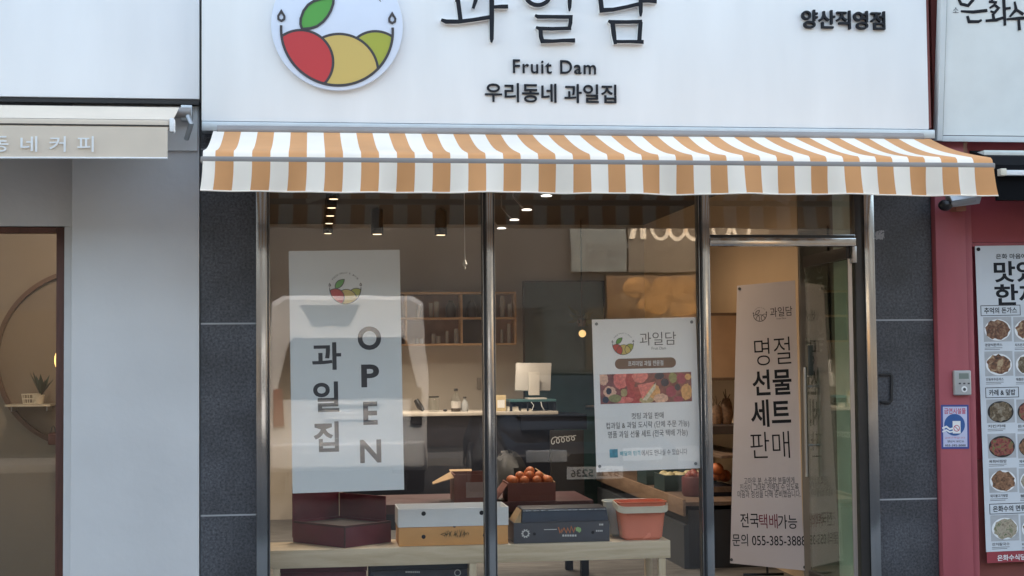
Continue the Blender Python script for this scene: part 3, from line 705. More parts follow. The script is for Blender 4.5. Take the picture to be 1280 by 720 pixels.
# no smoking notice
NP = wall(-.0505); tilt = R(-.6)
NP = PL((0, -.0515, 0), (math.cos(tilt), 0, math.sin(tilt)), (0, 0, 1))
a_, c_, b_, d_ = NP.rect(1176.5, 506, 1211, 561)
ns = thing('smoking_notice', 'small blue edged no smoking notice pasted below the keypad', 'notice', ((a_+b_)/2, -.05, c_))
MB().pbox(NP, a_, c_, b_, d_, 0, .0012).build('border', mat('notice_blue', (.05, .07, .26), .5, var=.02), ns)
MB().pbox(NP, a_+.011, c_+.011, b_-.011, d_-.011, .0013, .002).build('paper', mat('notice_paper', (.52, .54, .72), .5, var=.02), ns)
cc_ = NP.uv(1193, 531); rr_ = .063
MB().poly(NP, circ(cc_, rr_, 40), .002, .0026).build('round_field', mat('notice_round', (.03, .10, .30), .5, var=0), ns)
g = MB(); g.pbox(NP, cc_[0]-.012, cc_[1]-.05, cc_[0]+.036, cc_[1]+.022, .0026, .003)
g.stroke(NP, [(cc_[0]-.075, cc_[1]-.02), (cc_[0]-.05, cc_[1]-.01), (cc_[0]-.03, cc_[1]-.025), (cc_[0]-.01, cc_[1]-.02)], .010, .0026, .003)
g.stroke(NP, [(cc_[0]-.075, cc_[1]-.04), (cc_[0]-.05, cc_[1]-.03), (cc_[0]-.03, cc_[1]-.042), (cc_[0]-.01, cc_[1]-.038)], .009, .0026, .003)
g.build('cigarette_mark', WHT, ns)
g = MB(); rc = (cc_[0]+.012, cc_[1]-.020); g.stroke(NP, circ(rc, .017, 24), .004, .003, .0036, closed=True); g.stroke(NP, [(rc[0]-.012, rc[1]+.012), (rc[0]+.012, rc[1]-.012)], .004, .003, .0036)
g.text(NP, '금연시설물', 1180, 510, 1207, 517.5, .0026, 0, .02); g.text(NP, '금연구역입니다', 1181, 546, 1206, 548.3, .0026); g.build('red_lettering', mat('notice_red', (.50, .07, .13), .5, var=0), ns)
g = MB(); g.text(NP, '양산시 보건소', 1184, 550.3, 1205, 553, .0026, 0, .02); g.text(NP, '055-392-5000', 1181, 555.5, 1207, 558, .0026, 0, .02); g.build('lettering', INK, ns)
# menu banner
tilt = R(.75); MP = PL((0, -.03, 0), (math.cos(tilt), 0, math.sin(tilt)), (0, 0, 1))
a_, d_ = MP.uv(1218.5, 307.5); c_ = MP.uv(1232, 690)[1]; BWD = .52
mb_ = thing('menu_banner', 'tall pale menu banner with dish photos hanging on the red restaurant door', 'banner', (a_+.4, -.03, c_))
MB().pbox(MP, a_, c_, a_+BWD, d_, 0, .0015).build('cloth', mat('menu_cloth', (.60, .635, .68), .6, var=.02), mb_)
c2_ = MP.uv(1232, 704)[1]
MB().pbox(MP, a_+.003, c2_, a_+BWD, c_-.001, 0, .0015).build('red_band', mat('menu_red', (.30, .04, .055), .6, var=.03), mb_)
g = MB(); g.poly(MP, circ((a_+.02, d_-.02), .011, 20), .0015, .006); g.build('eyelet', INK, mb_)
g = MB(); lin = lambda x, y: x+(y-308)*.0365
g.text(MP, '은화 마음에 담은', 1244.5, 317, 1300, 323.5, .0022, 0, .02)
g.text(MP, '맛있는', 1242, 326, 1326, 352.5, .0022, 0, .026); g.text(MP, '한끼', 1243, 355, 1300, 381.5, .0022, 0, .026)
for y, tx, x0_, x1_ in ((388, '추억의 돈가스', 1230, 1271), (490.5, '카레 & 덮밥', 1236, 1269), (635.5, '은화수의 면류', 1241, 1282)):
    g.text(MP, tx, x0_, y-3.8, x1_, y+3.8, .0022, 0, .02)
    a2 = MP.rect(x0_-4, y-6.2, x1_+4, y+6.2); bo = MB(); bo.stroke(MP, [(a2[0], a2[1]), (a2[2], a2[1]), (a2[2], a2[3]), (a2[0], a2[3])], .0035, .0015, .0022, closed=True); bo.build('heading_box', INK, mb_)
g.build('lettering', INK, mb_)
NM = [('경양식돈까스', '치즈돈까스'), ('안동부추돈까스', '매콤돈까스'), ('치킨카레', '돈카레'), ('육회비빔밥', '제육덮밥'), ('돼지불고기덮밥', '불고기'), ('잔치칼국수', '비빔면')]
rows = [(396, 427), (439, 470), (499, 528.5), (542, 572.5), (585, 615.5), (643.5, 676)]
sm = MB(); lines = MB()
FD = [food('dish_cutlet', [(.05, .03, .025), (.16, .07, .04), (.34, .22, .14)], 34), food('dish_sauce', [(.03, .02, .018), (.20, .09, .05), (.45, .33, .2)], 30),
      food('dish_curry', [(.05, .035, .02), (.14, .10, .06), (.30, .26, .2)], 34), food('dish_red', [(.06, .02, .02), (.28, .07, .06), (.12, .18, .06)], 36),
      food('dish_meat', [(.05, .03, .02), (.22, .11, .06), (.35, .2, .12)], 36), food('dish_noodle', [(.20, .16, .11), (.42, .36, .28), (.14, .16, .08)], 40)]
PB = [mat('photo_ground', (.40, .41, .43), .6, var=.05, scale=20), mat('bowl_black', (.02, .02, .022), .4, var=0)]
for i, (ya, yb) in enumerate(rows):
    for j in range(2):
        xa = lin(1227, (ya+yb)/2)+j*37.5-1.5
        r_ = MP.rect(xa, ya, xa+35, yb); MB().pbox(MP, *r_, .0015, .0022).build('photo_ground', PB[0], mb_)
        c_2 = MP.uv(xa+17.5, (ya+yb)/2+1); rw = abs(r_[2]-r_[0])/2
        E_ = lambda k, asp: [(c_2[0]+rw*k*math.cos(q*math.pi/20), c_2[1]+rw*k*asp*math.sin(q*math.pi/20)) for q in range(40)]
        MB().poly(MP, E_(.93, .78), .0022, .0028).build('plate', PB[1] if i in (2, 3) else WHT, mb_)
        fb = MB(); rnd = random.Random(i*7+j)
        fb.poly(MP, [(c_2[0]+rw*.84*(1+.12*rnd.uniform(-1, 1))*math.cos(q*math.pi/12), c_2[1]+rw*.66*(1+.15*rnd.uniform(-1, 1))*math.sin(q*math.pi/12)) for q in range(24)], .0028, .0034)
        fb.build('dish_photo', FD[(i+j) % 6] if j else FD[i], mb_)
        wd = 22 if j == 0 else 16; sm.text(MP, NM[i][j], xa+1.5, yb+2.2, xa+1.5+wd, yb+6, .0022, 0, .02)
        for q in range(2): lines.pbox(MP, *MP.rect(xa+1.5, yb+7.6+q*2, xa+1.5+wd-3*q, yb+8.2+q*2), .0015, .0019)
sm.build('small_lettering', INK2, mb_); lines.build('fine_print', INK2, mb_)
g = MB(); g.text(MP, '은화수식당 양산점', 1246.5, 692.5, 1305, 700, .0022, 0, .02); g.build('white_lettering', WHT, mb_)
# torn sticker and dark hook on the right pillar
FP = wall(0)
g = MB(); rnd = random.Random(3); c_ = FP.uv(1100, 294)
for i in range(60):
    u, v = c_[0]+rnd.uniform(-.028, .028), c_[1]+rnd.uniform(-.026, .026); s_ = rnd.uniform(.003, .010)
    g.poly(FP, [(u+s_*rnd.uniform(.5, 1.2)*math.cos(q*1.05), v+s_*rnd.uniform(.5, 1.2)*math.sin(q*1.05)) for q in range(6)], .0002, .0005+i*2e-5)
tag(g.build('torn_sticker', mat('old_paper', (.34, .34, .35), .8)), 'pale torn remains of a sticker high on the right granite pillar', 'sticker')
hk = [FP.uv(x, y) for x, y in ((1099, 468.5), (1112, 467.5), (1114, 470), (1113.5, 500), (1111, 503.5), (1100, 502))]
g = MB(); g.stroke(FP, hk, .016, .0005, .0135); tag(g.build('door_stop_hook', mat('hook_black', (.012, .012, .014), .5), bevel=.002), 'black bracket shaped hook fixed on the right granite pillar', 'hook')

# ================================================================== POSTERS ON THE GLASS
tilt = R(.75); OP = PL((0, .027, 0), (math.cos(tilt), 0, math.sin(tilt)), (0, 0, 1))
a_, c_, b_, d_ = OP.rect(363.2, 313, 502.4, 614.5)
op = thing('open_poster', 'tall pale poster reading OPEN with fruit emblem behind the left window pane', 'poster', ((a_+b_)/2, .027, c_))
MB().pbox(OP, a_, c_, b_, d_, -.001, 0).build('paper', PAPER, op)
bc = OP.uv(431.7, 360.5); br = abs(OP.uv(450.5, 360)[0]-OP.uv(431, 360)[0])
emblem(OP, bc[0], bc[1], br, op, h=.0004, line=.05)
g = MB()
for ch, x0, y0, x1, y1 in (('O', 447, 408, 476.5, 437.5), ('P', 451.5, 455.5, 474, 484), ('E', 454, 502, 472, 531), ('N', 450, 549.5, 476.5, 578.5)): g.text(OP, ch, x0, y0, x1, y1, .0006, 0, .03)
for ch, x0, y0, x1, y1 in (('과', 390, 428, 426.5, 462.5), ('일', 391.5, 477, 424, 515), ('집', 392, 527, 423.5, 565)): g.text(OP, ch, x0, y0, x1, y1, .0006, 0, .024)
g.build('lettering', mat('poster_ink', (.045, .042, .05), .6, var=0), op)

tilt = R(1.05); QP = PL((0, .027, 0), (math.cos(tilt), 0, math.sin(tilt)), (0, 0, 1))
a_, c_, b_, d_ = QP.rect(742.6, 397.8, 873, 587.8)
fp = thing('fruit_poster', 'white poster with cut fruit photo and Korean text behind the middle window pane', 'poster', ((a_+b_)/2, .027, c_))
MB().pbox(QP, a_, c_, b_, d_, -.001, 0).build('paper', mat('fruit_paper', (.84, .79, .76), .5, var=.015), fp)
bc = QP.uv(778.7, 430); br = abs(QP.uv(791.8, 430)[0]-QP.uv(778.7, 430)[0])
emblem(QP, bc[0], bc[1], br, fp, h=.0003, line=.05)
g = MB(); g.text(QP, '과일담', 799.5, 415, 845, 431.5, .0006, 0, -.004); g.text(QP, 'Fruit Dam', 814.5, 433.5, 832.5, 437, .0006)
g.text(QP, '컷팅 과일 판매', 789.5, 515.5, 829.5, 523.5, .0006, 0, .004); g.text(QP, '컵과일 & 과일 도시락 (단체 주문 가능)', 757.5, 526.5, 861.5, 536, .0006, 0, .004)
g.text(QP, '명품 과일 선물 세트 (전국 택배 가능)', 760, 537.5, 859.5, 547.5, .0006, 0, .004); g.text(QP, '에서도 만나실 수 있습니다', 802, 561.5, 859, 569, .0006)
g.build('lettering', mat('poster_ink2', (.06, .05, .05), .6, var=0), fp)
g = MB(); g.text(QP, '배달의 민족', 775, 563.5, 801, 569.5, .0006, 0, .025); g.build('blue_lettering', mat('poster_blue', (.10, .38, .44), .6, var=0), fp)
r_ = QP.rect(762, 561.5, 772.2, 572); g = MB(); g.pbox(QP, *r_, 0, .0005); g.build('app_icon', mat('icon_blue', (.10, .30, .38), .5, var=.15, scale=40), fp)
r_ = QP.rect(768.5, 447.5, 845, 460.5); hh = (r_[3]-r_[1])/2; mv = (r_[1]+r_[3])/2
pts = [(r_[2]-hh+hh*math.cos(q), mv+hh*math.sin(q)) for q in [R(-90+i*15) for i in range(13)]]+[(r_[0]+hh+hh*math.cos(q), mv+hh*math.sin(q)) for q in [R(90+i*15) for i in range(13)]]
MB().poly(QP, pts, 0, .0005).build('brown_label', mat('label_brown', (.16, .085, .06), .6, var=0), fp)
g = MB(); g.text(QP, '프리미엄 과일 전문점', 785, 450.8, 829, 457.3, .001, 0, .01); g.build('white_lettering', WHT, fp)
r_ = QP.rect(750, 466.5, 864.5, 503.5)
MB().pbox(QP, *r_, 0, .0004).build('fruit_photo', mat('fruit_bg', (.26, .08, .07), .5, var=.2, scale=30), fp)
FC = {'v': (.48, .07, .07), 'w': (.80, .22, .18), 'p': (.78, .44, .30), 'b': (.035, .035, .06), 'g': (.30, .26, .10), 'm': (.38, .06, .09), 'o': (.78, .38, .14), 'c': (.72, .58, .40), 'y': (.48, .36, .18)}
FM = {k: mat('fruit_print_'+n_, v, .5, var=.12, scale=60) for (k, v), n_ in zip(FC.items(), ('flesh', 'melon', 'peach', 'berry', 'olive', 'cherry', 'orange', 'rind', 'gold'))}
blobs = [('p', 754, 474, 6, 8), ('p', 762, 490, 8, 7), ('w', 776, 474, 9, 12), ('v', 788, 476, 6, 12), ('w', 800, 471, 10, 7), ('v', 795, 494, 13, 10), ('w', 780, 500, 12, 4), ('o', 815, 490, 11, 10), ('y', 808, 500, 9, 4), ('p', 826, 498, 9, 6),
         ('b', 761, 489, 3.4, 4), ('b', 757, 500, 4, 4), ('g', 769, 498, 8, 5), ('y', 780, 491, 4.2, 5), ('b', 824, 470, 6, 4), ('b', 831, 478, 5, 5), ('g', 841, 472, 5, 6.5), ('m', 852, 473, 6.5, 6.5), ('m', 839, 489, 6.5, 7), ('o', 858, 490, 7, 10), ('m', 848, 499, 6, 4), ('b', 847, 484, 3.5, 4), ('o', 860, 471, 4, 4)]
lay = {k: MB() for k in FC}; pxq = abs(QP.uv(801, 480)[0]-QP.uv(800, 480)[0]); lv = 0
for k, x, y, rx, ry in blobs:
    u, v = QP.uv(x, y); lv += 1; rn = random.Random(lv)
    pts = [(min(r_[2], max(r_[0], u+rx*pxq*(1+.1*rn.uniform(-1, 1))*math.cos(q*math.pi/12))), min(r_[3], max(r_[1], v+ry*pxq*(1+.1*rn.uniform(-1, 1))*math.sin(q*math.pi/12)))) for q in range(24)]
    lay[k].poly(QP, pts, .0003, .0005+lv*3e-5)
lay['c'].poly(QP, [QP.uv(x, y) for x, y in ((803, 500), (820, 478), (819, 486), (808, 501))], .0003, .0014)
lay['w'].poly(QP, [QP.uv(x, y) for x, y in ((797, 481), (819, 477), (803, 499))], .0003, .00145)
for k, m_ in lay.items():
    if m_.v: m_.build('printed_fruit', FM[k], fp)
g = MB()
for x, y in ((745.5, 405), (864.5, 402.5), (749.5, 583), (869.5, 579.5)): g.poly(QP, circ(QP.uv(x, y), .009, 16), 0, .004)
g.build('suction_pin', mat('pin_grey', (.16, .17, .18), .4), fp)

# ================================================================== HANGING BANNER INSIDE THE DOOR
def P3(px, py, Y): x, z = at(px, py, Y); return Vector((x, Y, z))
tl, tr, br_, bl = P3(921.5, 357, 1.42), P3(1011, 349, 1.10), P3(1009, 713, 1.10), P3(912.5, 704, 1.42)
BP = PL(bl, tr-tl, tl-bl)
bn = thing('gift_banner', 'tall pinkish banner with black Korean lettering standing behind the open glass door', 'banner', ((bl.x+br_.x)/2, 1.26, 0))
def bquad(w0, w1):
    q = []
    for p in (bl, br_, tr, tl): d = p-BP.o; q.append((d.dot(BP.ex), d.dot(BP.ey)))
    return q
MB().poly(BP, bquad(0, 0), -.002, 0).build('cloth', PAPER2, bn)
hw = (br_-bl).length; mid = (bl+br_)/2; hgt = (tl-bl).length
c_t = BP.pt(hw/2+.06, hgt-.01, -.02); g = MB(); g.tube([c_t, Vector((c_t.x, c_t.y, .012))], .008, 8)
g.tube([Vector((c_t.x-.15, c_t.y+.05, .008)), Vector((c_t.x+.12, c_t.y+.03, .008))], .008, 8); g.build('stand_pole', BLACKP, bn, smooth=True)
bc = BP.uv(950, 393); br2 = abs(BP.uv(958.2, 393)[0]-bc[0]); emblem(BP, bc[0], bc[1], br2, bn, h=.0003, mono=True, line=.08)
g = MB(); g.text(BP, '과일담', 962.5, 383.5, 990.5, 395.5, .0008); g.text(BP, 'Fruit Dam', 971, 397, 982.5, 399, .0008)
g.text(BP, '명절', 943, 422, 988.5, 456, .0008, 0, -.008); g.text(BP, '판매', 938, 539.5, 987, 573, .0008, 0, -.008)
g.text(BP, '선물', 940.5, 461.5, 989.5, 494, .0008, 0, .02); g.text(BP, '세트', 938.5, 499, 988.5, 533.5, .0008, 0, .02)
g.text(BP, '전국', 925.5, 641.5, 948.5, 659.5, .0008, 0, .004); g.text(BP, '가능', 972.5, 643.5, 996.5, 661, .0008, 0, .004)
g.text(BP, '문의 055-385-3888', 915.5, 667.5, 1007.5, 683, .0008, 0, .004); g.build('lettering', INK, bn)
g = MB(); g.text(BP, '택배', 949, 642.5, 972, 660.5, .0008, 0, .004); g.build('red_lettering', mat('banner_red', (.20, .035, .06), .6, var=0), bn)
g = MB(); g.text(BP, '고마운 분, 소중한 분들에게', 930, 596.5, 993, 605.5, .0008); g.text(BP, '진심이 그대로 전해질 수 있도록', 925, 604.5, 998.5, 613.5, .0008); g.text(BP, '마음과 정성을 다해 준비했습니다.', 922, 613, 1001, 622, .0008)
g.build('small_lettering', INK2, bn)
g = MB()
for x, y in ((924.5, 361), (1008, 354), (914.5, 699.5), (1006, 709)): g.poly(BP, circ(BP.uv(x, y), .010, 16), 0, .004)
g.build('eyelet', INK2, bn)

# ================================================================== BENCH AND WHAT STANDS ON IT
BY0, BY1 = .26, .66
bxr = X(838, BY0, 680); bxl = X(300, BY0, 690); BT = Z(676.5, BY0, 800); BB = Z(698.5, BY0, 800)
be = thing('display_bench', 'low pale pine bench standing behind the shop window', 'bench', ((bxl+bxr)/2, .46, 0))
MB().box(bxl, bxr, BY0, BY1, BB, BT).build('bench_top', PINE, be, bevel=.003)
PINZ = wood('pine_leg', (.70, .575, .41), (.56, .44, .29), 2.2, 'Z', 5)
for xa in (X(824, BY0, 705), X(587, BY0, 705), X(341, BY0, 710)):
    for y in (BY0+.005, BY1-.045): MB().box(xa, xa+.04, y, y+.04, 0, BB).build('leg', PINZ, be, bevel=.002)
zt = BT+.001
# white and orange fruit carton
Y0 = BY0+.035; xa, xb = X(498.5, Y0, 660), X(635, Y0, 660); zm = zt+abs(Z(657.5, Y0, 570)-Z(681, Y0, 570)); ze = zm+abs(Z(634.5, Y0, 570)-Z(657.5, Y0, 570))
bx_ = thing('orange_carton', 'orange fruit carton with white lid on the pine bench', 'box', ((xa+xb)/2, Y0+.16, zt))
MB().box(xa, xb, Y0, Y0+.31, zt, zm).build('carton_body', ORCARD, bx_, bevel=.003)
g = MB().box(xa-.004, xb+.003, Y0-.004, Y0+.003, zm+.001, ze).box(xa-.004, xb+.003, Y0+.31, Y0+.316, zm+.001, ze).box(xa-.004, xa+.002, Y0+.003, Y0+.31, zm+.001, ze).box(xb-.003, xb+.003, Y0+.003, Y0+.31, zm+.001, ze).box(xa+.003, xb-.004, Y0+.004, Y0+.309, zm+.001, zm+.03)
g.build('lid', mat('lid_white', (.72, .73, .74), .6, var=.02), bx_)
F = wall(Y0-.0045); g = MB()
for px, py in ((529.5, 642), (602, 641)): g.poly(F, circ(F.uv(px, py), .013, 18), 0, .0006)
g.build('lid_hole', INK, bx_)
F = wall(Y0-.0005); g = MB()
for px, py in ((529.5, 671), (606, 669)): g.poly(F, circ(F.uv(px, py), .012, 18), 0, .0006)
g.poly(F, circ(F.uv(568, 657.8), .008, 14), 0, .0006); g.build('body_hole', INK, bx_)
g = MB(); rnd = random.Random(5); u0, v0 = F.uv(551, 668)
for i in range(17):
    u = u0+.02+i*.0085; h = rnd.uniform(.008, .026); g.stroke(F, [(u, v0-h*.8), (u+rnd.uniform(-.01, .012), v0), (u+rnd.uniform(-.004, .016), v0+h)], [.0015, .004, .0015], 0, .0006)
g.stroke(F, [(u0, v0), (u0+.02, v0+.008), (u0+.035, v0), (u0+.02, v0-.006)], .003, 0, .0006, closed=True)
g.build('brush_lettering', mat('gold_ink', (.09, .065, .01), .5, var=0), bx_)
# navy carton
Y0 = BY0+.03; xa, xb = X(641.5, Y0, 660), X(762, Y0, 660); h1 = abs(Z(650.5, Y0, 700)-Z(676, Y0, 700)); h2 = abs(Z(634, Y0, 700)-Z(676, Y0, 700))
nb = thing('navy_carton', 'dark navy fruit carton with orange and green print on the pine bench', 'box', ((xa+xb)/2, Y0+.14, zt))
sl_ = .05
MB().box(xa+.004, xb, Y0, Y0+.28, zt, zt+h1).build('carton_body', GREYC, nb, bevel=.003)
g = MB(); xm = xa+.05
for (p, q) in (((xm-.01, xb-.004), 0),):
    g.mesh([(xm, Y0+.004, zt+h1+.001), (xb-.004, Y0+.004, zt+h1+.001), (xb-.012, Y0+.03, zt+h2), (xm+.01, Y0+.03, zt+h2), (xm, Y0+.27, zt+h1+.001), (xb-.004, Y0+.27, zt+h1+.001), (xb-.012, Y0+.25, zt+h2), (xm+.01, Y0+.25, zt+h2)],
           [(0,1,2,3), (5,4,7,6), (4,0,3,7), (1,5,6,2), (3,2,6,7), (0,4,5,1)])
g.build('lid', NAVYC, nb, bevel=.003)
g = MB().mesh([(xa+.006, Y0+.006, zt+h1+.001), (xm-.004, Y0+.006, zt+h1+.001), (xm+.002, Y0+.02, zt+h2-.004), (xa+.006, Y0+.22, zt+h1+.001), (xm-.004, Y0+.22, zt+h1+.001), (xm+.002, Y0+.22, zt+h2-.004)], [(0,1,2), (3,5,4), (0,2,5,3), (0,3,4,1), (1,4,5,2)]); g.build('flap', CARD, nb)
g = MB(); g.box(xm+.012, xb-.014, Y0+.020, Y0+.0255, zt+h2-.012, zt+h2-.007); g.build('lid_print', mat('pale_print', (.35, .38, .42), .5, var=.4, scale=120), nb)
F = wall(Y0-.0005); g = MB(); g.stroke(F, circ(F.uv(657, 667), .017, 24), .006, 0, .0006, closed=True)
u0, v0 = F.uv(657, 667)
for i in range(10): a = i*math.pi/5; g.pbox(F, u0+.023*math.cos(a)-.003, v0+.023*math.sin(a)-.003, u0+.023*math.cos(a)+.003, v0+.023*math.sin(a)+.003, 0, .0006)
for x0_, y0_, x1_, y1_ in ((703, 668.2, 721, 670.6),): 
    for q in range(6): g.pbox(F, *F.rect(x0_+q*3.05, y0_, x0_+q*3.05+2.2, y1_), 0, .0006)
g.pbox(F, *F.rect(680, 661.4, 696, 662.3), 0, .0006)
for q in range(4): g.pbox(F, *F.rect(745+q*2.2, 662.5, 746.5+q*2.2, 664.5), 0, .0006)
for q in range(3): g.pbox(F, *F.rect(749+q*1.8, 654.5, 750.3+q*1.8, 656.8), 0, .0006)
g.build('white_print', mat('print_white', (.62, .63, .62), .5, var=0), nb)
g = MB(); pts = [(698,659),(700,666),(702.5,661),(702,666),(705,660),(708,666),(709.5,660),(712.5,666),(714,658),(717,665),(719,659)]
g.stroke(F, [F.uv(*p) for p in pts], .006, 0, .0006); g.build('orange_print', mat('print_orange', (.55, .17, .05), .5, var=0), nb)
g = MB(); g.poly(F, [F.uv(*p) for p in ((719.5, 660), (722, 658.5), (726, 660), (726.5, 663.5), (724, 666), (722.5, 664.5), (720, 663.5))], 0, .0006); g.build('leaf_print', mat('print_green', (.30, .50, .20), .5, var=0), nb)
g = MB(); 
for p_ in ((668, 667.5), (741, 665.5)): g.poly(F, circ(F.uv(*p_), .009, 14), 0, .0006)
g.build('body_hole', INK, nb)
# maroon open box set cornerwise
mo = Vector((X(431, .29, 688), .29, zt)); mw = thing('maroon_box', 'dark maroon gift box set cornerwise on the left end of the bench', 'box', mo)
M_ = Matrix.Translation(mo) @ Matrix.Rotation(R(30), 4, 'Z'); hb = .125
LB, WB = .36, .44      # along +x' to the right, along +y' to the left
M_ = Matrix.Translation(mo) @ Matrix.Rotation(R(40), 4, 'Z')
g = MB().box(0, .36, 0, .008, 0, hb, 0, M_).box(0, .008, .008, .46, 0, hb, 0, M_).box(.352, .36, .008, .46, 0, hb, 0, M_).box(.008, .352, .452, .46, 0, hb, 0, M_).box(.008, .352, .008, .452, 0, .006, 0, M_)
mwb = g.build('box_body', MAROON, mw, bevel=.002)
MB().box(.02, .34, .02, .44, .007, hb-.012, 0, M_).build('inner_tray', mat('tray_black', (.02, .012, .014), .6), mw)
g = MB().box(0, .36, .462, .468, hb-.1, hb+.20, 0, M_).box(.362, .368, .05, .46, hb-.1, hb+.14, 0, M_); g.build('raised_lid', MAROON, mw, bevel=.002)
g = MB().box(-.0015, .0, .006, .452, hb-.012, hb, 0, M_).box(.006, .352, -.0015, .0, hb-.012, hb, 0, M_).box(-.002, .006, -.002, .006, 0, hb, 0, M_); g.build('box_edge', mat('maroon_dark', (.045, .01, .014), .5), mw)
# plastic tubs
def tub(name, label, x0, x1, y0, y1, zb, h, tap, body, inside, handle):
    t_ = thing(name, label, 'basket', ((x0+x1)/2, (y0+y1)/2, zb)); cx, cy = (x0+x1)/2, (y0+y1)/2
    def rr(hx, hy, r, z, n=6):
        o = []
        for sx, sy, a0 in ((1, 1, 0), (-1, 1, 90), (-1, -1, 180), (1, -1, 270)):
            for i in range(n): a = R(a0+90*i/(n-1)); o.append(Vector((cx+sx*(hx-r)+r*math.cos(a), cy+sy*(hy-r)+r*math.sin(a), z)))
        return o
    hx, hy = (x1-x0)/2, (y1-y0)/2
    rings = [rr(hx*tap-.015, hy*tap-.015, .03, zb), rr(hx*tap, hy*tap, .035, zb+.015), rr(hx*.97, hy*.97, .04, zb+h*.75), rr(hx, hy, .045, zb+h)]
    n = len(rings[0]); g = MB(); vs = [p for r_ in rings for p in r_]
    g.mesh(vs, [(i*n+k, i*n+(k+1) % n, (i+1)*n+(k+1) % n, (i+1)*n+k) for i in range(3) for k in range(n)]+[tuple(range(n-1, -1, -1))]); g.build('tub', body, t_, smooth=True)
    r2 = [rr(hx-.005, hy-.005, .042, zb+h), rr(hx*.96-.006, hy*.96-.006, .038, zb+h*.75), rr(hx*tap-.008, hy*tap-.008, .03, zb+.02)]
    g = MB(); vs = [p for r_ in r2 for p in r_]; g.mesh(vs, [(i*n+k, (i+1)*n+k, (i+1)*n+(k+1) % n, i*n+(k+1) % n) for i in range(2) for k in range(n)]+[tuple(2*n+k for k in range(n))]); g.build('inner_wall', inside, t_, smooth=True)
    rg = rr(hx+.004, hy+.004, .048, zb+h); g = MB(); g.tube(rg+[rg[0]], .0045, 8); g.build('rim', body, t_, smooth=True)
    if handle:
        g = MB(); bot = rr(hx+.012, hy+.012, .05, zb+h-.055); top = rr(hx+.013, hy+.013, .05, zb+h-.018); b2 = rr(hx+.006, hy+.006, .05, zb+h-.055); tp2 = rr(hx+.006, hy+.006, .05, zb+h-.018)
        sel = list(range(2*6-2, 4*6))+[0, 1]
        vs = [q[i] for i in sel for q in (bot, top, b2, tp2)]
        for v_ in vs: v_.z -= .028*max(0, 1-(v_.y-(y0-.02))/(.10)) - .02
        m_ = len(sel); fs = []
        for i in range(m_-1): a, b = i*4, i*4+4; fs += [(a, b, b+1, a+1), (a+2, a+3, b+3, b+2), (a+1, b+1, b+3, a+3), (a, a+2, b+2, b)]
        g.mesh(vs, fs); g.build('handle', CREAMP, t_, smooth=True)
    return t_
Y0 = BY0+.02; xa, xb = X(775, Y0, 640), X(834, Y0, 640); h = abs(Z(629.5, Y0, 800)-Z(677, Y0, 800))
tub('red_basket', 'translucent red plastic basket with cream handle at the bench end', xa, xb, Y0, Y0+.19, zt, h, .84, REDP, REDIN, True)
Y0 = BY0+.225; xa, xb = X(758.5, Y0, 640), X(817, Y0, 640); h = abs(Z(628, Y0, 790)-Z(667, Y0, 790))
tub('white_basket', 'white plastic basket standing behind the red basket on the bench', xa, xb, Y0, Y0+.165, zt, h+.02, .84, WHP, WHP, False)
# boxes under the bench
for i, (p0, p1, m_, lb) in enumerate(((351, 458, MAROON, 'dark maroon flat box lying under the bench at left'), (462, 584, NAVYC, 'dark navy flat box with pale print lying under the bench'))):
    Y0 = .34; xa, xb = X(p0, Y0, 712), X(p1, Y0, 712); top = Z(706 if i == 0 else 703.5, Y0, (p0+p1)/2)
    b = thing('storage_box', lb, 'box', ((xa+xb)/2, .5, 0)); MB().box(xa, xb, Y0, Y0+.28, .001, top-.04).build('box_body', m_, b, bevel=.003)
    MB().box(xa-.004, xb+.004, Y0-.004, Y0+.284, top-.039, top-.001).build('lid', m_, b, bevel=.003)
    if i: 
        F = wall(Y0-.0045); g = MB()
        for q in range(8): g.pbox(F, *F.rect(507+q*2.3, 714, 508.6+q*2.3, 716), 0, .0006)
        g.stroke(F, circ(F.uv(572, 716), .017, 20), .005, 0, .0006, closed=True); g.build('white_print', MATS['print_white'], b)

# ================================================================== FURTHER INSIDE
TY0, TY1 = 1.25, 1.95; tz = Z(628, TY0, 620)
tb = thing('dark_table', 'low dark maroon display table behind the pine bench', 'table', (1.0, 1.6, 0))
txa, txb = X(470, TY0, 630), X(742, TY0, 630)
MB().box(txa, txb, TY0, TY1, tz-.06, tz).build('table_top', mat('table_maroon', (.055, .015, .02), .45), tb, bevel=.004)
for x_ in (txa+.03, txb-.08):
    for y_ in (TY0+.03, TY1-.08): MB().box(x_, x_+.05, y_, y_+.05, 0, tz-.06).build('leg', NAVY, tb)
tz += .001
# open carton
Y0 = TY0+.03; xa, xb = X(568, Y0, 610), X(613, Y0, 610); hc = Z(593, Y0, 590)-tz
oc = thing('open_carton', 'dark red carton with open tan flaps on the table behind the mullion', 'box', ((xa+xb)/2, Y0+.15, tz))
MB().box(xa, xb, Y0, Y0+.008, tz, tz+hc).box(xa, xb, Y0+.29, Y0+.298, tz, tz+hc).box(xa, xa+.008, Y0+.008, Y0+.29, tz, tz+hc).box(xb-.008, xb, Y0+.008, Y0+.29, tz, tz+hc).box(xa+.008, xb-.008, Y0+.008, Y0+.29, tz, tz+.006).build('carton_body', BRED, oc)
MB().box(xa+.075, xb-.01, Y0-.0015, Y0, tz+.03, tz+hc-.05).build('pale_label', mat('label_grey', (.28, .22, .21), .6), oc)
g = MB(); q = [Vector((X(562.5, Y0+.29, 605), Y0+.294, tz+hc)), Vector((X(590, Y0+.29, 605), Y0+.294, tz+hc)), Vector((X(590, Y0+.3, 590), Y0+.33, Z(586.5, Y0+.33, 575))), Vector((X(562, Y0+.3, 590), Y0+.33, Z(586.5, Y0+.33, 575)))]
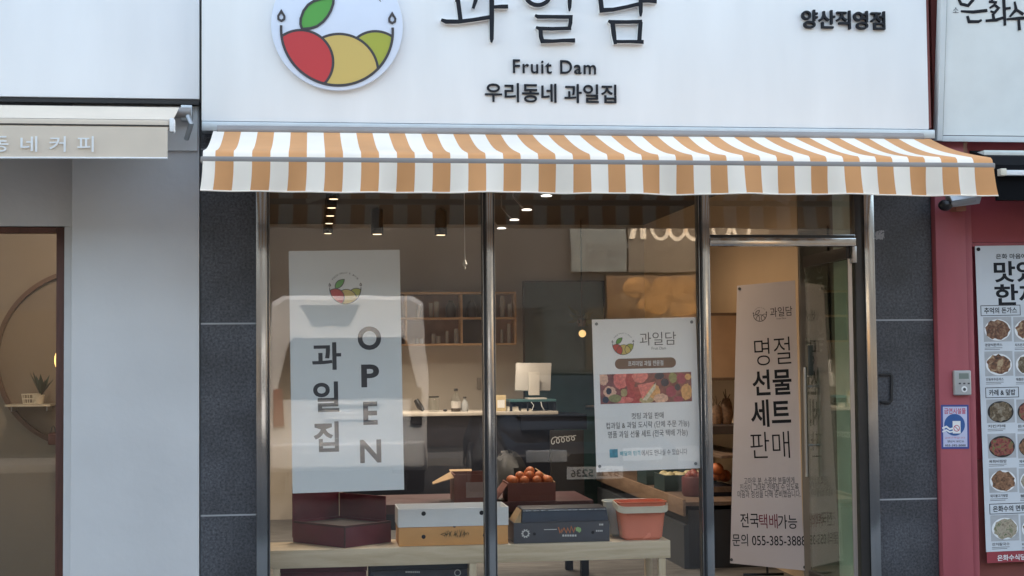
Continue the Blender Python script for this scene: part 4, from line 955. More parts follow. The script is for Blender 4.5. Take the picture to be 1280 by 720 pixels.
o_ = Vector((0, .004, 0)); g.mesh(q+[p+o_ for p in q], [(0,1,2,3), (7,6,5,4), (0,4,5,1), (1,5,6,2), (2,6,7,3), (3,7,4,0)]); g.build('flap', CARD, oc)
g = MB(); q = [Vector((xa, Y0+.02, tz+hc-.02)), Vector((xa, Y0+.27, tz+hc)), Vector((X(541, Y0+.2, 604), Y0+.24, Z(603, Y0+.2, 541))), Vector((X(541, Y0+.05, 604), Y0+.05, Z(605, Y0+.05, 541)))]
o_ = Vector((0, 0, -.005)); g.mesh(q+[p+o_ for p in q], [(0,1,2,3), (7,6,5,4), (0,4,5,1), (1,5,6,2), (2,6,7,3), (3,7,4,0)]); g.build('flap', CARD, oc)
# crate of oranges
Y0 = TY0+.03; xa, xb = X(635, Y0, 615), X(694.5, Y0, 615); hc = Z(603.5, Y0, 660)-tz
cr_ = thing('orange_crate', 'brown red carton crate holding a heap of oranges behind the navy carton', 'crate', ((xa+xb)/2, Y0+.13, tz))
yb_ = Y0+.27
MB().box(xa, xb, Y0, Y0+.008, tz, tz+hc).box(xa, xb, yb_, yb_+.008, tz, tz+hc).box(xa, xa+.008, Y0+.008, yb_, tz, tz+hc).box(xb-.008, xb, Y0+.008, yb_, tz, tz+hc).box(xa+.008, xb-.008, Y0+.008, yb_, tz, tz+.006).build('crate_body', BRED, cr_)
g = MB(); q = [Vector((xa-.002, Y0+.01, tz+hc-.01)), Vector((xa-.002, yb_, tz+hc-.01)), Vector((xa-.075, yb_, tz+.01)), Vector((xa-.075, Y0+.01, tz+.01))]; o_ = Vector((0, 0, -.006)); g.mesh(q+[p+o_ for p in q], [(0,1,2,3), (7,6,5,4), (0,4,5,1), (1,5,6,2), (2,6,7,3), (3,7,4,0)]); g.build('flap', BRED, cr_)
g = MB(); q = [Vector((xb-.004, Y0+.02, tz+hc)), Vector((xb-.004, Y0+.24, tz+hc)), Vector((xb-.10, Y0+.24, tz+hc+.075))]; o_ = Vector((.005, 0, .003)); g.mesh(q+[p+o_ for p in q], [(0,1,2), (5,4,3), (0,3,4,1), (1,4,5,2), (2,5,3,0)]); g.build('flap', CARD, cr_)
orr = .031
ob = MB().ball((0, 0, 0), orr, 18, (1, 1, .92)).build('orange', ORG, None, smooth=True)
OL = 'ripe orange lying in the heap in the brown red crate'
spots = []
for r_, yy in ((0, Y0+.05), (1, Y0+.12), (2, Y0+.19)):
    for i in range(4): spots.append((xa+.042+i*(xb-xa-.084)/3+.004*random.uniform(-1, 1), yy, tz+hc-.016-.002*r_))
spots += [(xa+.09, Y0+.085, tz+hc+.012), (xa+.155, Y0+.09, tz+hc+.014), (xa+.215, Y0+.085, tz+hc+.010), (xa+.155, Y0+.15, tz+hc+.02), (X(662.5, Y0+.12, 600), Y0+.12, Z(594, Y0+.12, 662))]
for i, p in enumerate(spots):
    if i == 0: o = ob; o.location = p; tag(o, OL, 'orange', 'oranges heaped in the crate'); 
    else: dup(ob, p, None, random.uniform(0, 6))
# navy counter and things on it
KY0, KY1 = 4.55, 5.15; kz = Z(515, KY0, 600)
kx0, kx1 = X(430, KY0, 520), X(693, KY0, 520)
ct = thing('counter', 'dark navy service counter with pale top along the back of the shop', 'counter', ((kx0+kx1)/2, 4.85, 0))
MB().box(kx0, kx1, KY0, KY1, 0, kz-.03).build('counter_front', NAVY, ct, bevel=.003)
MB().box(kx0-.02, kx1+.03, KY0-.03, KY1+.02, kz-.029, kz).build('counter_top', mat('counter_top', (.46, .42, .37), .45), ct, bevel=.004)
g = MB(); g.box(kx1-.30, kx1+.28, KY0-.03-.001, KY1, kz-.16, kz-.032); g.build('counter_ledge', NAVY, ct)
kz += .001
def bottle(name, label, px, py_top, wpx, cap, body, Yb=4.72, prof=None, group=None, zb=None, capm=None):
    s_ = FPX/(Yb+8.3); r = wpx/2/s_; zb_ = kz if zb is None else zb; h = max(.03, Z(py_top, Yb, px)-zb_); x = X(px, Yb)
    t_ = thing(name, label, 'bottle' if 'bottle' in name else ('jar' if 'jar' in name else 'glass'), (x, Yb, zb_), group)
    pf = prof or [(r*.9, 0), (r, .01), (r, h*.55), (r*.35, h*.8), (r*.33, h*.93)]
    MB().lathe((x, Yb, zb_), [(a if prof is None else a*r, b if prof is None else b*h) for a, b in pf], 18).build('glass_body' if cap or True else '', body, t_, smooth=True)
    if cap: MB().lathe((x, Yb, zb_+h*.9), [(r*cap, 0), (r*cap, h*.1), (r*cap*.9, h*.115), (0, h*.115)], 16).build('cap', capm or BLACKP, t_, smooth=True)
    return t_
PETB = mat('bottle_plastic', (.55, .58, .6), .15, var=.03, trans=.6)
bt = bottle('syrup_bottle', 'clear bottle with dark cap and dark base at the middle of the back counter', 569.5, 486, 12.5, .42, JAR)
MB().lathe((X(569.5, 4.72), 4.72, kz+.002), [(.04, 0), (.044, .01), (.044, .028), (0, .028)], 16).build('dark_syrup', mat('syrup', (.03, .02, .015), .3), bt)
MB().lathe((X(569.5, 4.72), 4.72, kz+.03), [(.0445, 0), (.0445, .06)], 16).build('bottle_label', mat('bottle_label', (.42, .40, .38), .6), bt)
bottle('round_bottle', 'small round pale bottle right of the syrup bottle on the back counter', 580.5, 496, 9, .5, PETB, capm=DARKFR)
bottle('storage_jar', 'wide clear jar with black lid left of the syrup bottle on the counter', 542, 496, 13.5, 0, JAR, prof=[(.9, 0), (1, .03), (1, .86), (.85, .93), (.85, .95)])
j_ = bpy.data.objects['storage_jar']; MB().lathe((X(542, 4.72), 4.72, kz+abs(Z(496, 4.72, 542)-kz)*.95), [(.045, 0), (.045, .012), (0, .012)], 16).build('lid', BLACKP, j_, smooth=True)
sq = thing('squeeze_tool', 'small black squeezer lying beside the wide jar on the counter', 'utensil', (X(524, 4.72), 4.72, kz))
g = MB(); g.tube([(X(519.5, 4.72), 4.72, Z(500, 4.72, 520)), (X(524, 4.72), 4.70, Z(508, 4.72, 524)), (X(529, 4.72), 4.70, kz+.014)], [.022, .03, .014], 12); g.build('body', BLACKP, sq, smooth=True)
g = MB(); g.ball((X(556, 4.7), 4.7, kz+.013), .02, 12, (1, 1, .6)); tag(g.build('small_lid', BLACKP, None, smooth=True), 'small black round lid lying on the counter between jar and bottle', 'loose lid')  # a small loose black lid left on the counter
# wall shelf unit with glasses
UY0, UY1 = 5.37, 5.61; u = wall(UY0)
ux0, ux1 = X(470, UY0, 400), X(645, UY0, 400); uz1, uzm, uz0 = Z(366, UY0, 570), Z(397.8, UY0, 570), Z(430.5, UY0, 570)
su = thing('wall_shelf_unit', 'wooden pigeonhole shelf with dark back on the rear wall', 'shelf', ((ux0+ux1)/2, 5.5, uz0))
MB().box(ux0, ux1, UY1-.02, UY1+.005, uz0, uz1).build('back_panel', mat('shelf_back', (.25, .16, .125), .5, var=.1), su)
MB().box(X(577, UY0), X(607, UY0), UY1-.026, UY1-.021, uz0, uz1).build('dark_panel', mat('shelf_dark', (.012, .016, .022), .4), su)
for z_ in (uz0, uzm, uz1): MB().box(ux0, ux1, UY0, UY1-.021, z_-.009, z_+.009).build('shelf_board', SHELFW, su)
for p_ in (470, 508, 577.5, 645):
    for za, zb_ in ((uz0+.0095, uzm-.0095), (uzm+.0095, uz1-.0095)): MB().box(X(p_, UY0)-.009, X(p_, UY0)+.009, UY0+.001, UY1-.021, za, zb_).build('divider', SHELFW, su)
GP = [(.8, 0), (1, .04), (1, 1)]
rowT = [(524, 380, 6), (539, 379, 5.5), (546, 377, 7), (616, 374, 6), (628.5, 370, 6.5), (638, 380, 6)]
rowB = [(521, 423, 5), (527, 423, 5), (542, 417, 5), (548, 420, 6), (559, 414, 4), (570.5, 411, 5.5), (627.5, 412, 4), (636.5, 405, 4.5)]
LBT = ['short tumbler nearest the poster on the upper shelf', 'left glass of the close pair on the upper wall shelf', 'brighter right glass of the close pair on the upper wall shelf', 'first jar right of the mullion on the upper wall shelf', 'tallest middle jar right of the mullion on the upper shelf', 'short last jar at the right end of the upper wall shelf']
LBB = ['tiny cup nearest the poster on the lower shelf', 'second tiny cup from the poster on the lower shelf', 'medium glass left of two in the lower shelf middle', 'low wide glass in the lower shelf middle', 'slim upright vial before the divider on the lower shelf', 'tall glass beside the divider on the lower wall shelf', 'slim leaning straw glass at right on the lower shelf', 'slim tall glass at the right end of the lower shelf']
for rowp, lbs, zb_ in ((rowT, LBT, uzm+.0095), (rowB, LBB, uz0+.0095)):
    for (px, pt, wp), lb in zip(rowp, lbs): bottle('drinking_glass', lb, px, pt, wp, 0, JAR2, 5.45, GP, 'glasses on the rear wall shelf', zb_)
for px, pt, wp, lb in ((564, 376, 13, 'dark blue round canister before the divider on the upper shelf'), (590, 376, 13, 'dark canister right of the divider on the upper shelf')):
    t_ = bottle('canister', lb, px, pt, wp, .5, mat('canister_blue', (.016, .022, .032), .3), 5.47, [(.95, 0), (1, .05), (1, .6), (.6, .9)], None, uzm+.0095); t_['category'] = 'canister'
# power socket on the back wall
g = MB().box(X(596, 5.6), X(601, 5.6), 5.60, 5.619, Z(486, 5.6, 598), Z(472, 5.6, 598)); tag(g.build('wall_socket', mat('socket_grey', (.30, .27, .24), .5), bevel=.003), 'small vertical socket plate on the rear wall left of the mullion', 'socket')
# teal doorway
td = thing('teal_door', 'dark teal door leaf in the rear wall right of the shelf', 'door', (X(705, 5.58), 5.58, 0))
dxa, dxb, dzt = X(656, 5.58), X(755, 5.58), Z(352.5, 5.58, 700)
MB().box(dxa, dxb, 5.585, 5.619, 0, dzt).build('door_leaf', TEAL, td, bevel=.003)
MB().box(dxa-.012, dxa-.001, 5.57, 5.619, 0, dzt+.012).box(dxb+.001, dxb+.012, 5.57, 5.619, 0, dzt+.012).box(dxa-.0005, dxb+.0005, 5.57, 5.619, dzt+.0005, dzt+.012).build('door_frame', GASK, td)
MB().tube([(dxb-.07, 5.55, 1.0), (dxb-.19, 5.55, 1.0)], .011, 10).tube([(dxb-.07, 5.55, 1.0), (dxb-.07, 5.586, 1.0)], .011, 10).build('handle', BRUSH, td, smooth=True)
# monitor seen from behind
MY = 4.72
mn = thing('monitor', 'silver computer monitor seen from behind on the service counter', 'monitor', (X(666, MY), MY, kz))
g = MB(); q = lambda px, py, Y: Vector((X(px, Y, py), Y, Z(py, Y, px)))
f = [q(644, 488, MY), q(688, 488, MY), q(689.5, 453.5, MY+.05), q(645, 453.5, MY+.05)]; nrm = (f[1]-f[0]).cross(f[3]-f[0]).normalized()
bk = [p-nrm*.035 for p in f]; g.mesh(f+bk, [(0,1,2,3), (7,6,5,4), (0,4,5,1), (1,5,6,2), (2,6,7,3), (3,7,4,0)]); g.build('screen_housing', mat('monitor_silver', (.50, .48, .45), .4, .1, var=.03), mn, bevel=.006)
g = MB(); a_ = q(661, 465, MY-.06); b_ = q(674.5, 465, MY-.06); c_ = q(674.5, 494, MY-.07); d_ = q(661, 494, MY-.07); g.mesh([a_, b_, c_, d_]+[p+Vector((0, .03, 0)) for p in (a_, b_, c_, d_)], [(3,2,1,0), (4,5,6,7), (0,1,5,4), (1,2,6,5), (2,3,7,6), (3,0,4,7)]); g.build('stand', mat('monitor_stand', (.58, .55, .50), .4, var=.02), mn, bevel=.004)
z_ = Z(497, MY, 668); MB().box(X(657, MY), X(680, MY), MY-.14, MY+.1, z_-.012, z_).build('stand_foot', MATS['monitor_stand'], mn, bevel=.005)
rk = thing('till_stand', 'dark till stand with teal edge holding up the monitor on the counter', 'till stand', (X(660, MY), MY, kz))
z2_ = z_-.0125
MB().box(X(634, MY), X(691, MY), MY-.16, MY+.16, z2_-.02, z2_).build('top_board', mat('teal_board', (.05, .13, .14), .4), rk, bevel=.003)
for a_, b_ in ((634, 637), (655, 657), (688, 691)): MB().box(X(a_, MY), X(b_, MY), MY-.15, MY+.15, kz, z2_-.0205).build('side_panel', NAVY, rk)
MB().box(X(637.3, MY), X(687.7, MY), MY+.13, MY+.15, kz, z2_-.0205).build('back_panel', NAVY, rk)
g = MB(); g.tube([(X(672, MY), MY-.165, z2_-.02), (X(673, MY), MY-.17, z2_-.06), (X(676, MY), MY-.165, kz+.006)], .004, 6).tube([(X(660, MY), MY-.165, z2_-.02), (X(663, MY), MY-.17, z2_-.05), (X(661, MY), MY-.165, kz+.006)], .003, 6); g.build('cable', WHT, rk)
xp, xq = X(620, KY0+.1, 500), X(632.5, KY0+.1, 500)
t_ = thing('paper_stand', 'cream paper stand on the counter left of the till stand', 'paper stand', ((xp+xq)/2, KY0+.13, kz))
MB().box(xp, xq, KY0+.10, KY0+.15, kz, Z(494, KY0+.1, 626)).build('stand_body', mat('paper_cream', (.50, .40, .24), .7, var=.08), t_, bevel=.003)
MB().box(xp+.012, xq-.012, KY0+.0985, KY0+.0995, kz+.03, Z(500, KY0+.1, 626)).build('printed_sheet', PAPER, t_)
for a_, b_, h_, lb, nm in ((634, 648, 508.5, 'low pale paper stack beside the paper stand on the counter', 'paper_stack'), (650, 664, 511, 'flat white tray under the monitor on the counter', 'paper_tray')):
    g = MB(); za = Z(h_, KY0+.05, a_)-kz
    for k in range(3): g.box(X(a_, KY0+.05)+.004*k, X(b_, KY0+.05)-.003*k, KY0+.03+.005*k, KY0+.2, kz+za*k/3+(.0005 if k else 0), kz+za*(k+1)/3)
    tag(g.build(nm, mat('paper_white', (.62, .58, .5), .7)), lb, 'paper')
# dark board with a white scrawl in front of the door
DBY = 3.6; xa, xb = X(688, DBY, 560), X(730, DBY, 560)
sb = thing('black_board', 'black standing board with a white looping scrawl beside the counter', 'board', ((xa+xb)/2, DBY, 0))
MB().box(xa, xb, DBY, DBY+.03, .02, Z(538, DBY, 705)).build('board', BLACKP, sb, bevel=.003)
F = wall(DBY-.0005); g = MB(); pts = []
for i in range(40): t = i/39; pts.append(F.uv(689.5+30*t+3.5*math.cos(t*30), 551-4*t+4.5*math.sin(t*30)*(1-.4*t)))
g.stroke(F, pts, .007, 0, .001); g.build('scrawl', mat('chalk', (.5, .52, .53), .8), sb)
MB().box(xa+.02, xb-.02, DBY-.12, DBY+.15, .0, .02).build('board_foot', BLACKP, sb)
# plastic bag on the floor in front of the counter
g = MB(); g.ball((X(634, 3.9), 3.9, .42), .2, 18, (.8, .7, 1.35), jit=.10); g.box(X(626, 3.9), X(642, 3.9), 3.85, 3.95, .001, .2)
tag(g.build('black_bag', mat('bag_black', (.010, .011, .013), .55, bump=.3, bscale=14), smooth=True), 'shiny crumpled black plastic bag before the navy counter', 'bag')

# ---------- display rack along the right wall
rx0 = 2.55
rk2 = thing('display_rack', 'long brown wooden display rack running along the right wall', 'display rack', (2.85, 3, 0))
MB().box(rx0, 3.15, 1.75, 4.9, .43, .455).build('shelf_board', BROWNW, rk2)
MB().box(rx0-.02, rx0-.001, 1.75, 4.9, .36, .475).build('front_board', wood('rack_front', (.24, .16, .11), (.14, .09, .06), 2, 'Y', 4), rk2, bevel=.003)
MB().box(rx0+.02, 3.15, 1.76, 4.88, .0, .40).build('lower_case', mat('rack_case', (.025, .028, .034), .5), rk2)
MB().box(rx0-.015, rx0+.019, 1.755, 4.88, .0, .30).build('kick_panel', mat('rack_kick', (.04, .046, .054), .5), rk2)
MB().box(2.85, 3.15, 1.9, 4.9, .74, .76).build('upper_shelf', BROWNW, rk2)
for y_ in (1.92, 3.2, 4.84): MB().box(3.08, 3.13, y_, y_+.04, .4555, .739).build('upright', BROWNW, rk2)
zr = .456
rb = thing('dark_red_basket', 'dark red heaped fruit basket on the rack near the second mullion', 'basket', (2.74, 2.2, zr))
s_ = FPX/(2.2+8.3); cxb = X(867, 2.2, 620); rbw = 15/s_
MB().lathe((cxb, 2.2, zr), [(rbw*.86, 0), (rbw, .02), (rbw, .13), (rbw*.93, .14)], 20).build('basket_body', mat('basket_red', (.11, .025, .03), .5), rb, smooth=True)
g = MB()
for i in range(9): a = i*.7; g.ball((cxb+rbw*.5*math.cos(a)*(i % 3)/2, 2.2+rbw*.5*math.sin(a)*(i % 3)/2, zr+.14+.012*(2-i % 3)), .03, 12)
g.build('heap', mat('fruit_darkred', (.22, .04, .03), .4), rb, smooth=True)
for i, (y_, lb) in enumerate(((2.75, 'dark teal fruit tray second along the right rack'), (3.35, 'dark teal fruit tray further back along the right rack'))):
    t_ = thing('fruit_tray', lb, 'tray', (2.8, y_, zr)); xa, xb = 2.6, 3.0
    MB().box(xa, xb, y_-.17, y_-.16, zr, zr+.12).box(xa, xb, y_+.16, y_+.17, zr, zr+.12).box(xa, xa+.01, y_-.16, y_+.16, zr, zr+.12).box(xb-.01, xb, y_-.16, y_+.16, zr, zr+.12).box(xa+.01, xb-.01, y_-.16, y_+.16, zr, zr+.03).build('tray_body', mat('tray_teal', (.03, .055, .06), .5), t_, bevel=.003)
    g = MB()
    for k in range(12): g.ball((xa+.06+(k % 4)*.095, y_-.1+(k//4)*.1, zr+.085+random.uniform(0, .02)), .045, 12)
    g.build('fruit_heap', mat('fruit_pale', (.42, .36, .2) if i == 0 else (.42, .36, .2), .5), t_, smooth=True)
OL2 = 'big orange lying on the right rack beside the gift banner'
zO = .761
for i, (px, py) in enumerate(((896, 594), (899.5, 601), (906, 602.5), (893, 601))):
    Yo = 2.2+.08*i; r = .042
    x_, z__ = X(px, Yo, py), Z(py, Yo, px); 
    if i == 0:
        obb = MB().ball((0, 0, 0), .05, 18, (1, 1, .9)).build('orange', ORG, None, smooth=True); tag(obb, OL2, 'orange', 'oranges on the rack by the banner'); obb.location = (x_, Yo, .50 if z__ < .5 else z__)
    else: dup(obb, (x_, Yo, max(.50, z__)))
zc = .0
t_ = thing('fruit_crate', 'dark crate under the loose oranges beside the gift banner', 'crate', (X(902, 2.35, 620), 2.35, zr))
xa, xb = X(886, 2.15, 620), X(922, 2.15, 620); zt_ = Z(608.5, 2.15, 902)
MB().box(xa, xb, 2.12, 2.58, zr, zt_).build('crate_body', NAVY, t_, bevel=.004); MB().box(xa+.02, xb-.02, 2.117, 2.1195, zr+.03, zr+.07).build('crate_stripe', BROWNW, t_)
# shelf on the warm wall and goods on it
ws = thing('brown_wall_shelf', 'brown open wall shelf on the warm lit right wall', 'shelf', (3.0, 3.0, 1.55))
zz0, zz1 = 1.45, 1.80
zz1 = Z(391, 2.3, 905); zz0 = Z(424, 2.3, 915)
MB().box(2.84, 3.155, 2.3, 3.9, zz1-.02, zz1).build('top_board', BROWNW, ws); MB().box(2.84, 3.155, 2.3, 3.9, zz0-.3, zz0-.28).build('bottom_board', BROWNW, ws)
MB().box(2.84, 3.155, 2.301, 2.32, zz0-.279, zz1-.021).build('end_panel', mat('warm_panel', (.40, .27, .17), .7), ws)
MB().box(2.84, 3.155, 3.88, 3.899, zz0-.279, zz1-.021).build('end_panel', BROWNW, ws)
lsh = thing('lower_wall_shelf', 'dark board shelf lower on the warm right wall beside the banner', 'shelf', (3.0, 2.8, 1.0))
zl_ = Z(531, 2.4, 900); MB().box(2.86, 3.155, 2.2, 3.8, zl_-.06, zl_).build('shelf_board', mat('dark_board', (.04, .03, .028), .5), lsh); MB().box(3.1, 3.155, 2.4, 2.44, zl_-.2, zl_-.061).build('bracket', BLACKP, lsh)
zl_ += .001
for px, hh_, rr2, lb in ((896, .14, .045, 'brown woven pot nearest the second mullion on the lower wall shelf'), (908, .19, .05, 'taller brown woven pot next to the banner on the lower wall shelf')):
    Yp = 2.5; x_ = X(px, Yp, 510)
    t_ = thing('woven_pot', lb, 'pot', (x_, Yp, zl_)); MB().lathe((x_, Yp, zl_), [(rr2*.7, 0), (rr2, hh_*.4), (rr2*.8, hh_*.8), (rr2*.5, hh_)], 16).build('pot_body', mat('woven', (.16, .09, .05), .8, var=.2, scale=60), t_, smooth=True)
    g = MB()
    for k in range(10): a = k*2.1; g.tube([(x_, Yp, zl_+hh_*.9), (x_+.03*math.cos(a), Yp+.03*math.sin(a), zl_+hh_+.03+.02*(k % 3))], [.006, .002], 5)
    g.build('dried_stems', mat('dry_stem', (.14, .09, .05), .8), t_)
# dark notice board on the side wall behind the open door
nb_ = thing('dark_notice', 'dark board with faint white print on the wall behind the open door', 'board', (3.15, .7, 1.4))
NP2 = PL((3.157, .5, 1.4), (0, -1, 0), (0, 0, 1))
MB().box(3.146, 3.158, .50, 1.02, 1.35, 2.25).build('board', mat('board_dark', (.02, .024, .022), .35), nb_, bevel=.002)
g = MB(); NQ = PL((3.1455, .76, 1.8), (0, -1, 0), (0, 0, 1)); rnd = random.Random(9)
for cxx in (-.12, .12):
    for r0 in (.22, -.16):
        g.stroke(NQ, [(cxx+.05*math.cos(q*.35), r0+.05*math.sin(q*.35)) for q in range(18)], .007, 0, .0006, closed=True)
        for q in range(3): g.pbox(NQ, cxx-.06+.02*q, r0-.09-.035*q, cxx+.06-.02*q, r0-.075-.035*q, 0, .0006)
g.build('faint_print', mat('faint_print', (.16, .18, .17), .6, var=0), nb_)

# ---------- spotlights, track lights, cord, warm lamp
def spot(px, py, Y, lb, grp, e=9, r=.04, h=.12, rim=None):
    x, z = X(px, Y, py), Z(py, Y, px); t_ = thing('ceiling_spotlight', lb, 'spotlight', (x, Y, CH), grp)
    MB().lathe((x, Y, z), [(r*.8, .012), (r, 0), (r, h), (r*.8, h+.01)], 18).build('housing', rim or BLACKP, t_, smooth=True)
    MB().tube([(x, Y, z+h), (x, Y, CH)], .008, 8).build('stem', BLACKP, t_)
    MB().lathe((x, Y, z-.001), [(0, .004), (r*.7, .004), (r*.7, .0)], 18).build('lens', LAMPW, t_)
    lamp(t_, (x, Y, z-.02), e, (1, .84, .66), 'SPOT', .04, 120); return t_
G1 = 'spotlights in the row over the left window'
ys = [1.45, 2.1, 2.75, 3.4, 4.05]
pys = [(417, 249), (414.5, 260), (412.8, 270), (411.3, 279.5), (410, 292)]
od = ['nearest and highest', 'second', 'third', 'fourth', 'farthest and lowest']
for (px, py), Y_, o_ in zip(pys, ys, od): spot(px, py, Y_, f'{o_} black spotlight in the row above the OPEN poster', G1, 14)
spot(471.5, 293, 4.1, 'black cylinder spotlight over the right top corner of the OPEN poster', 'back spotlights', 30, .052, .2)
spot(551, 294, 4.1, 'black cylinder spotlight above the pigeonhole shelf', 'back spotlights', 30, .052, .2)
G2 = 'disc track lights over the middle window'
for (px, py), Y_, o_ in zip(((683, 245.5), (658.5, 263), (643, 275.5), (627, 286)), (1.5, 2.3, 3.1, 3.9), ('nearest', 'second', 'third', 'farthest')):
    x, z = X(px, Y_, py), Z(py, Y_, px); t_ = thing('track_light', f'{o_} pale disc track light over the middle window pane', 'track light', (x, Y_, CH), G2)
    MB().lathe((x, Y_, z), [(.0, .001), (.036, 0), (.038, .006), (.025, .012), (0, .012)], 20).build('disc_head', LAMPC, t_, smooth=True)
    MB().tube([(x-.03, Y_, z+.02), (x-.10, Y_, z+.10), (x-.10, Y_, CH)], .006, 8).build('arm', mat('arm_grey', (.3, .28, .26), .5), t_)
    lamp(t_, (x, Y_, z-.02), 20, (1, .86, .70), 'SPOT', .04, 130)
# warm wall washers along the right wall, and the small lit lamp by the plant
for Y_, o_ in ((1.3, 'near'), (2.4, 'far')):
    x, z = 2.1, 2.69
    t_ = thing('wall_washer', f'{o_} warm ceiling lamp washing the right wall', 'ceiling lamp', (x, Y_, CH), 'warm lamps along the right wall')
    MB().lathe((x, Y_, z), [(.045, 0), (.05, .01), (.05, CH-z)], 18).build('housing', BLACKP, t_, smooth=True)
    MB().lathe((x, Y_, z-.002), [(0, 0), (.044, 0), (.044, .002)], 18).build('lens', LAMPW, t_)
    lamp(t_, (x, Y_, z-.03), 9, (1, .72, .46), 'SPOT', .05, 165)
for px, py, Y_, lb in ((728, 417, 5.0, 'small warm lit lamp hanging left of the fruit poster'), (887, 437, 4.4, 'small warm lit lamp hanging beyond the second mullion')):
    x, z = X(px, Y_, py), Z(py, Y_, px); t_ = thing('pendant_lamp', lb, 'lamp', (x, Y_, z))
    MB().ball((x, Y_, z), .034, 16).build('bulb', mat('bulb_lit', (1, .62, .25), .4, var=0, emit=.18), t_, smooth=True); MB().tube([(x, Y_, z+.04), (x, Y_, CH)], .003, 6).build('cord', BLACKP, t_)
pl_ = thing('hanging_plant', 'small leafy plant hanging above the warm lamp by the fruit poster', 'plant', (X(726, 5.15), 5.15, Z(412, 5.15)))
x, z = X(727, 5.15, 405), Z(408, 5.15, 727)
MB().lathe((x, 5.15, z), [(.03, 0), (.045, .06), (.04, .06)], 14).build('pot', BROWNW, pl_, smooth=True); MB().tube([(x, 5.15, z+.05), (x, 5.15, CH)], .003, 6).build('cord', BLACKP, pl_)
g = MB()
for k in range(26):
    a = k*2.39; d = Vector((math.cos(a)*random.uniform(.05, .12), math.sin(a)*.06, random.uniform(-.05, .12))); b = Vector((x, 5.15, z+.06)); s_ = Vector((-d.z, 0, d.x)).normalized()*.018; c_ = b+d*.7
    g.face([b+d*.3, c_+s_, b+d*1.2, c_-s_])
g.build('leaves', mat('plant_leaf', (.03, .06, .03), .5), pl_)
x, Yc = X(581, 2.2, 320), 2.2
pc = thing('pull_cord', 'thin white pull cord with a small knob hanging behind the left pane', 'pull cord', (x, Yc, Z(338, Yc, 581)))
MB().tube([(x, Yc, Z(326, Yc, 581)), (x, Yc, CH)], .0025, 6).build('cord', WHT, pc)
z = Z(331, Yc, 581); MB().lathe((x, Yc, z), [(.004, .035), (.012, .02), (.018, .005), (.014, -.004), (.006, -.01), (.006, -.03), (0, -.03)], 14).build('knob', WHP, pc, smooth=True)

# ================================================================== ACROSS THE STREET (seen in the reflections)
OY = -16.0
def RP(px, py): x, z = at(px, py, -OY); return x, z     # mirrored point on the far facade
ob_ = thing('far_building', 'beige building across the street mirrored in the shop window', 'building', (0, OY, 0))
MB().box(-22, 26, OY-8, OY-.01, -.15, 7.5).build('facade', mat('far_facade', (.062, .064, .067), .85, var=.15, scale=1.0), ob_)
g = MB()
for i in range(9): g.box(-20+i*5, -17.4+i*5, OY-.005, OY+.01, 4.4, 6.2)
g.build('window', mat('far_window', (.05, .06, .07), .15), ob_)
g = MB()
for i in range(9): g.box(-20.5+i*5, -16.2+i*5, OY-.005, OY+.012, .05, 2.3)
g.build('shop_window', mat('far_shop', (.05, .045, .045), .2), ob_)
MB().box(-22, 26, OY-.005, OY+.7, 7.5, 7.7).build('roof_edge', PAVE, ob_)
def fsign(nm, lb, p, m_, extra=None):
    (x0, z1), (x1, z0) = RP(p[0], p[1]), RP(p[2], p[3]); t_ = thing(nm, lb, 'sign', ((x0+x1)/2, OY+.02, z0))
    MB().box(x0, x1, OY+.015, OY+.12, z0, z1).build('sign_panel', m_, t_, bevel=.01); return t_, x0, x1, z0, z1
FPl = PL((0, OY+.121, 0), (-1, 0, 0), (0, 0, 1))
t_, x0, x1, z0, z1 = fsign('far_sign', 'white sign with small dark rows of print across the street', (712, 250, 783, 341), mat('far_white', (.22, .25, .25), .6))
g = MB()
for r_ in range(3):
    for k in range(9): xx = x0+.25+k*.085*(1-.12*r_); g.box(xx, xx+.06, OY+.121, OY+.125, z0+.12+.14*(2-r_)-.0, z0+.20+.14*(2-r_)+(.02 if r_ == 1 else 0))
g.build('print', mat('print_grey', (.16, .17, .17), .6), t_)
t_, x0, x1, z0, z1 = fsign('cream_far_sign', 'cream sign with big rounded letters across the street', (784, 230, 960, 341), mat('far_cream', (.22, .19, .15), .6))
g = MB(); F2 = PL((0, OY+.121, 0), (1, 0, 0), (0, 0, 1))
zc_ = RP(830, 285)[1]
for px in (823, 845, 866, 900, 925): xx = RP(px, 281)[0]; g.stroke(F2, [(xx+.14*math.cos(q*math.pi/12), zc_+.19*math.sin(q*math.pi/12)) for q in range(24)], .06, 0, .03, closed=True)
a = RP(785, 299); b = RP(795, 260); g.poly(PL((0, OY+.151, 0), (1, 0, 0), (0, 0, 1)), [(a[0], a[1]), (a[0]+.09, a[1]), (b[0]+.08, b[1]), (b[0], b[1])], -.03, 0)
a = RP(799, 299); g.box(a[0], a[0]+.09, OY+.121, OY+.15, a[1], a[1]+.45); g.build('letters', mat('far_letters', (.85, .72, .55), .5, emit=.25), t_)
t_, x0, x1, z0, z1 = fsign('bread_picture', 'large golden food picture under the cream sign across the street', (756, 345, 960, 398), food('far_gold', [(.06, .03, .012), (.16, .085, .03), (.24, .15, .07)], 1.6))
g = MB()
for k in range(22): g.ball((random.uniform(x0+.4, x1-.3), OY+.12, random.uniform(z0+.1, z1-.15)), random.uniform(.08, .2), 14, (1.3, .08, 1), jit=.03)
g.build('printed_bread', mat('far_bread', (.42, .22, .07), .6, var=.2, scale=4), t_, smooth=True)
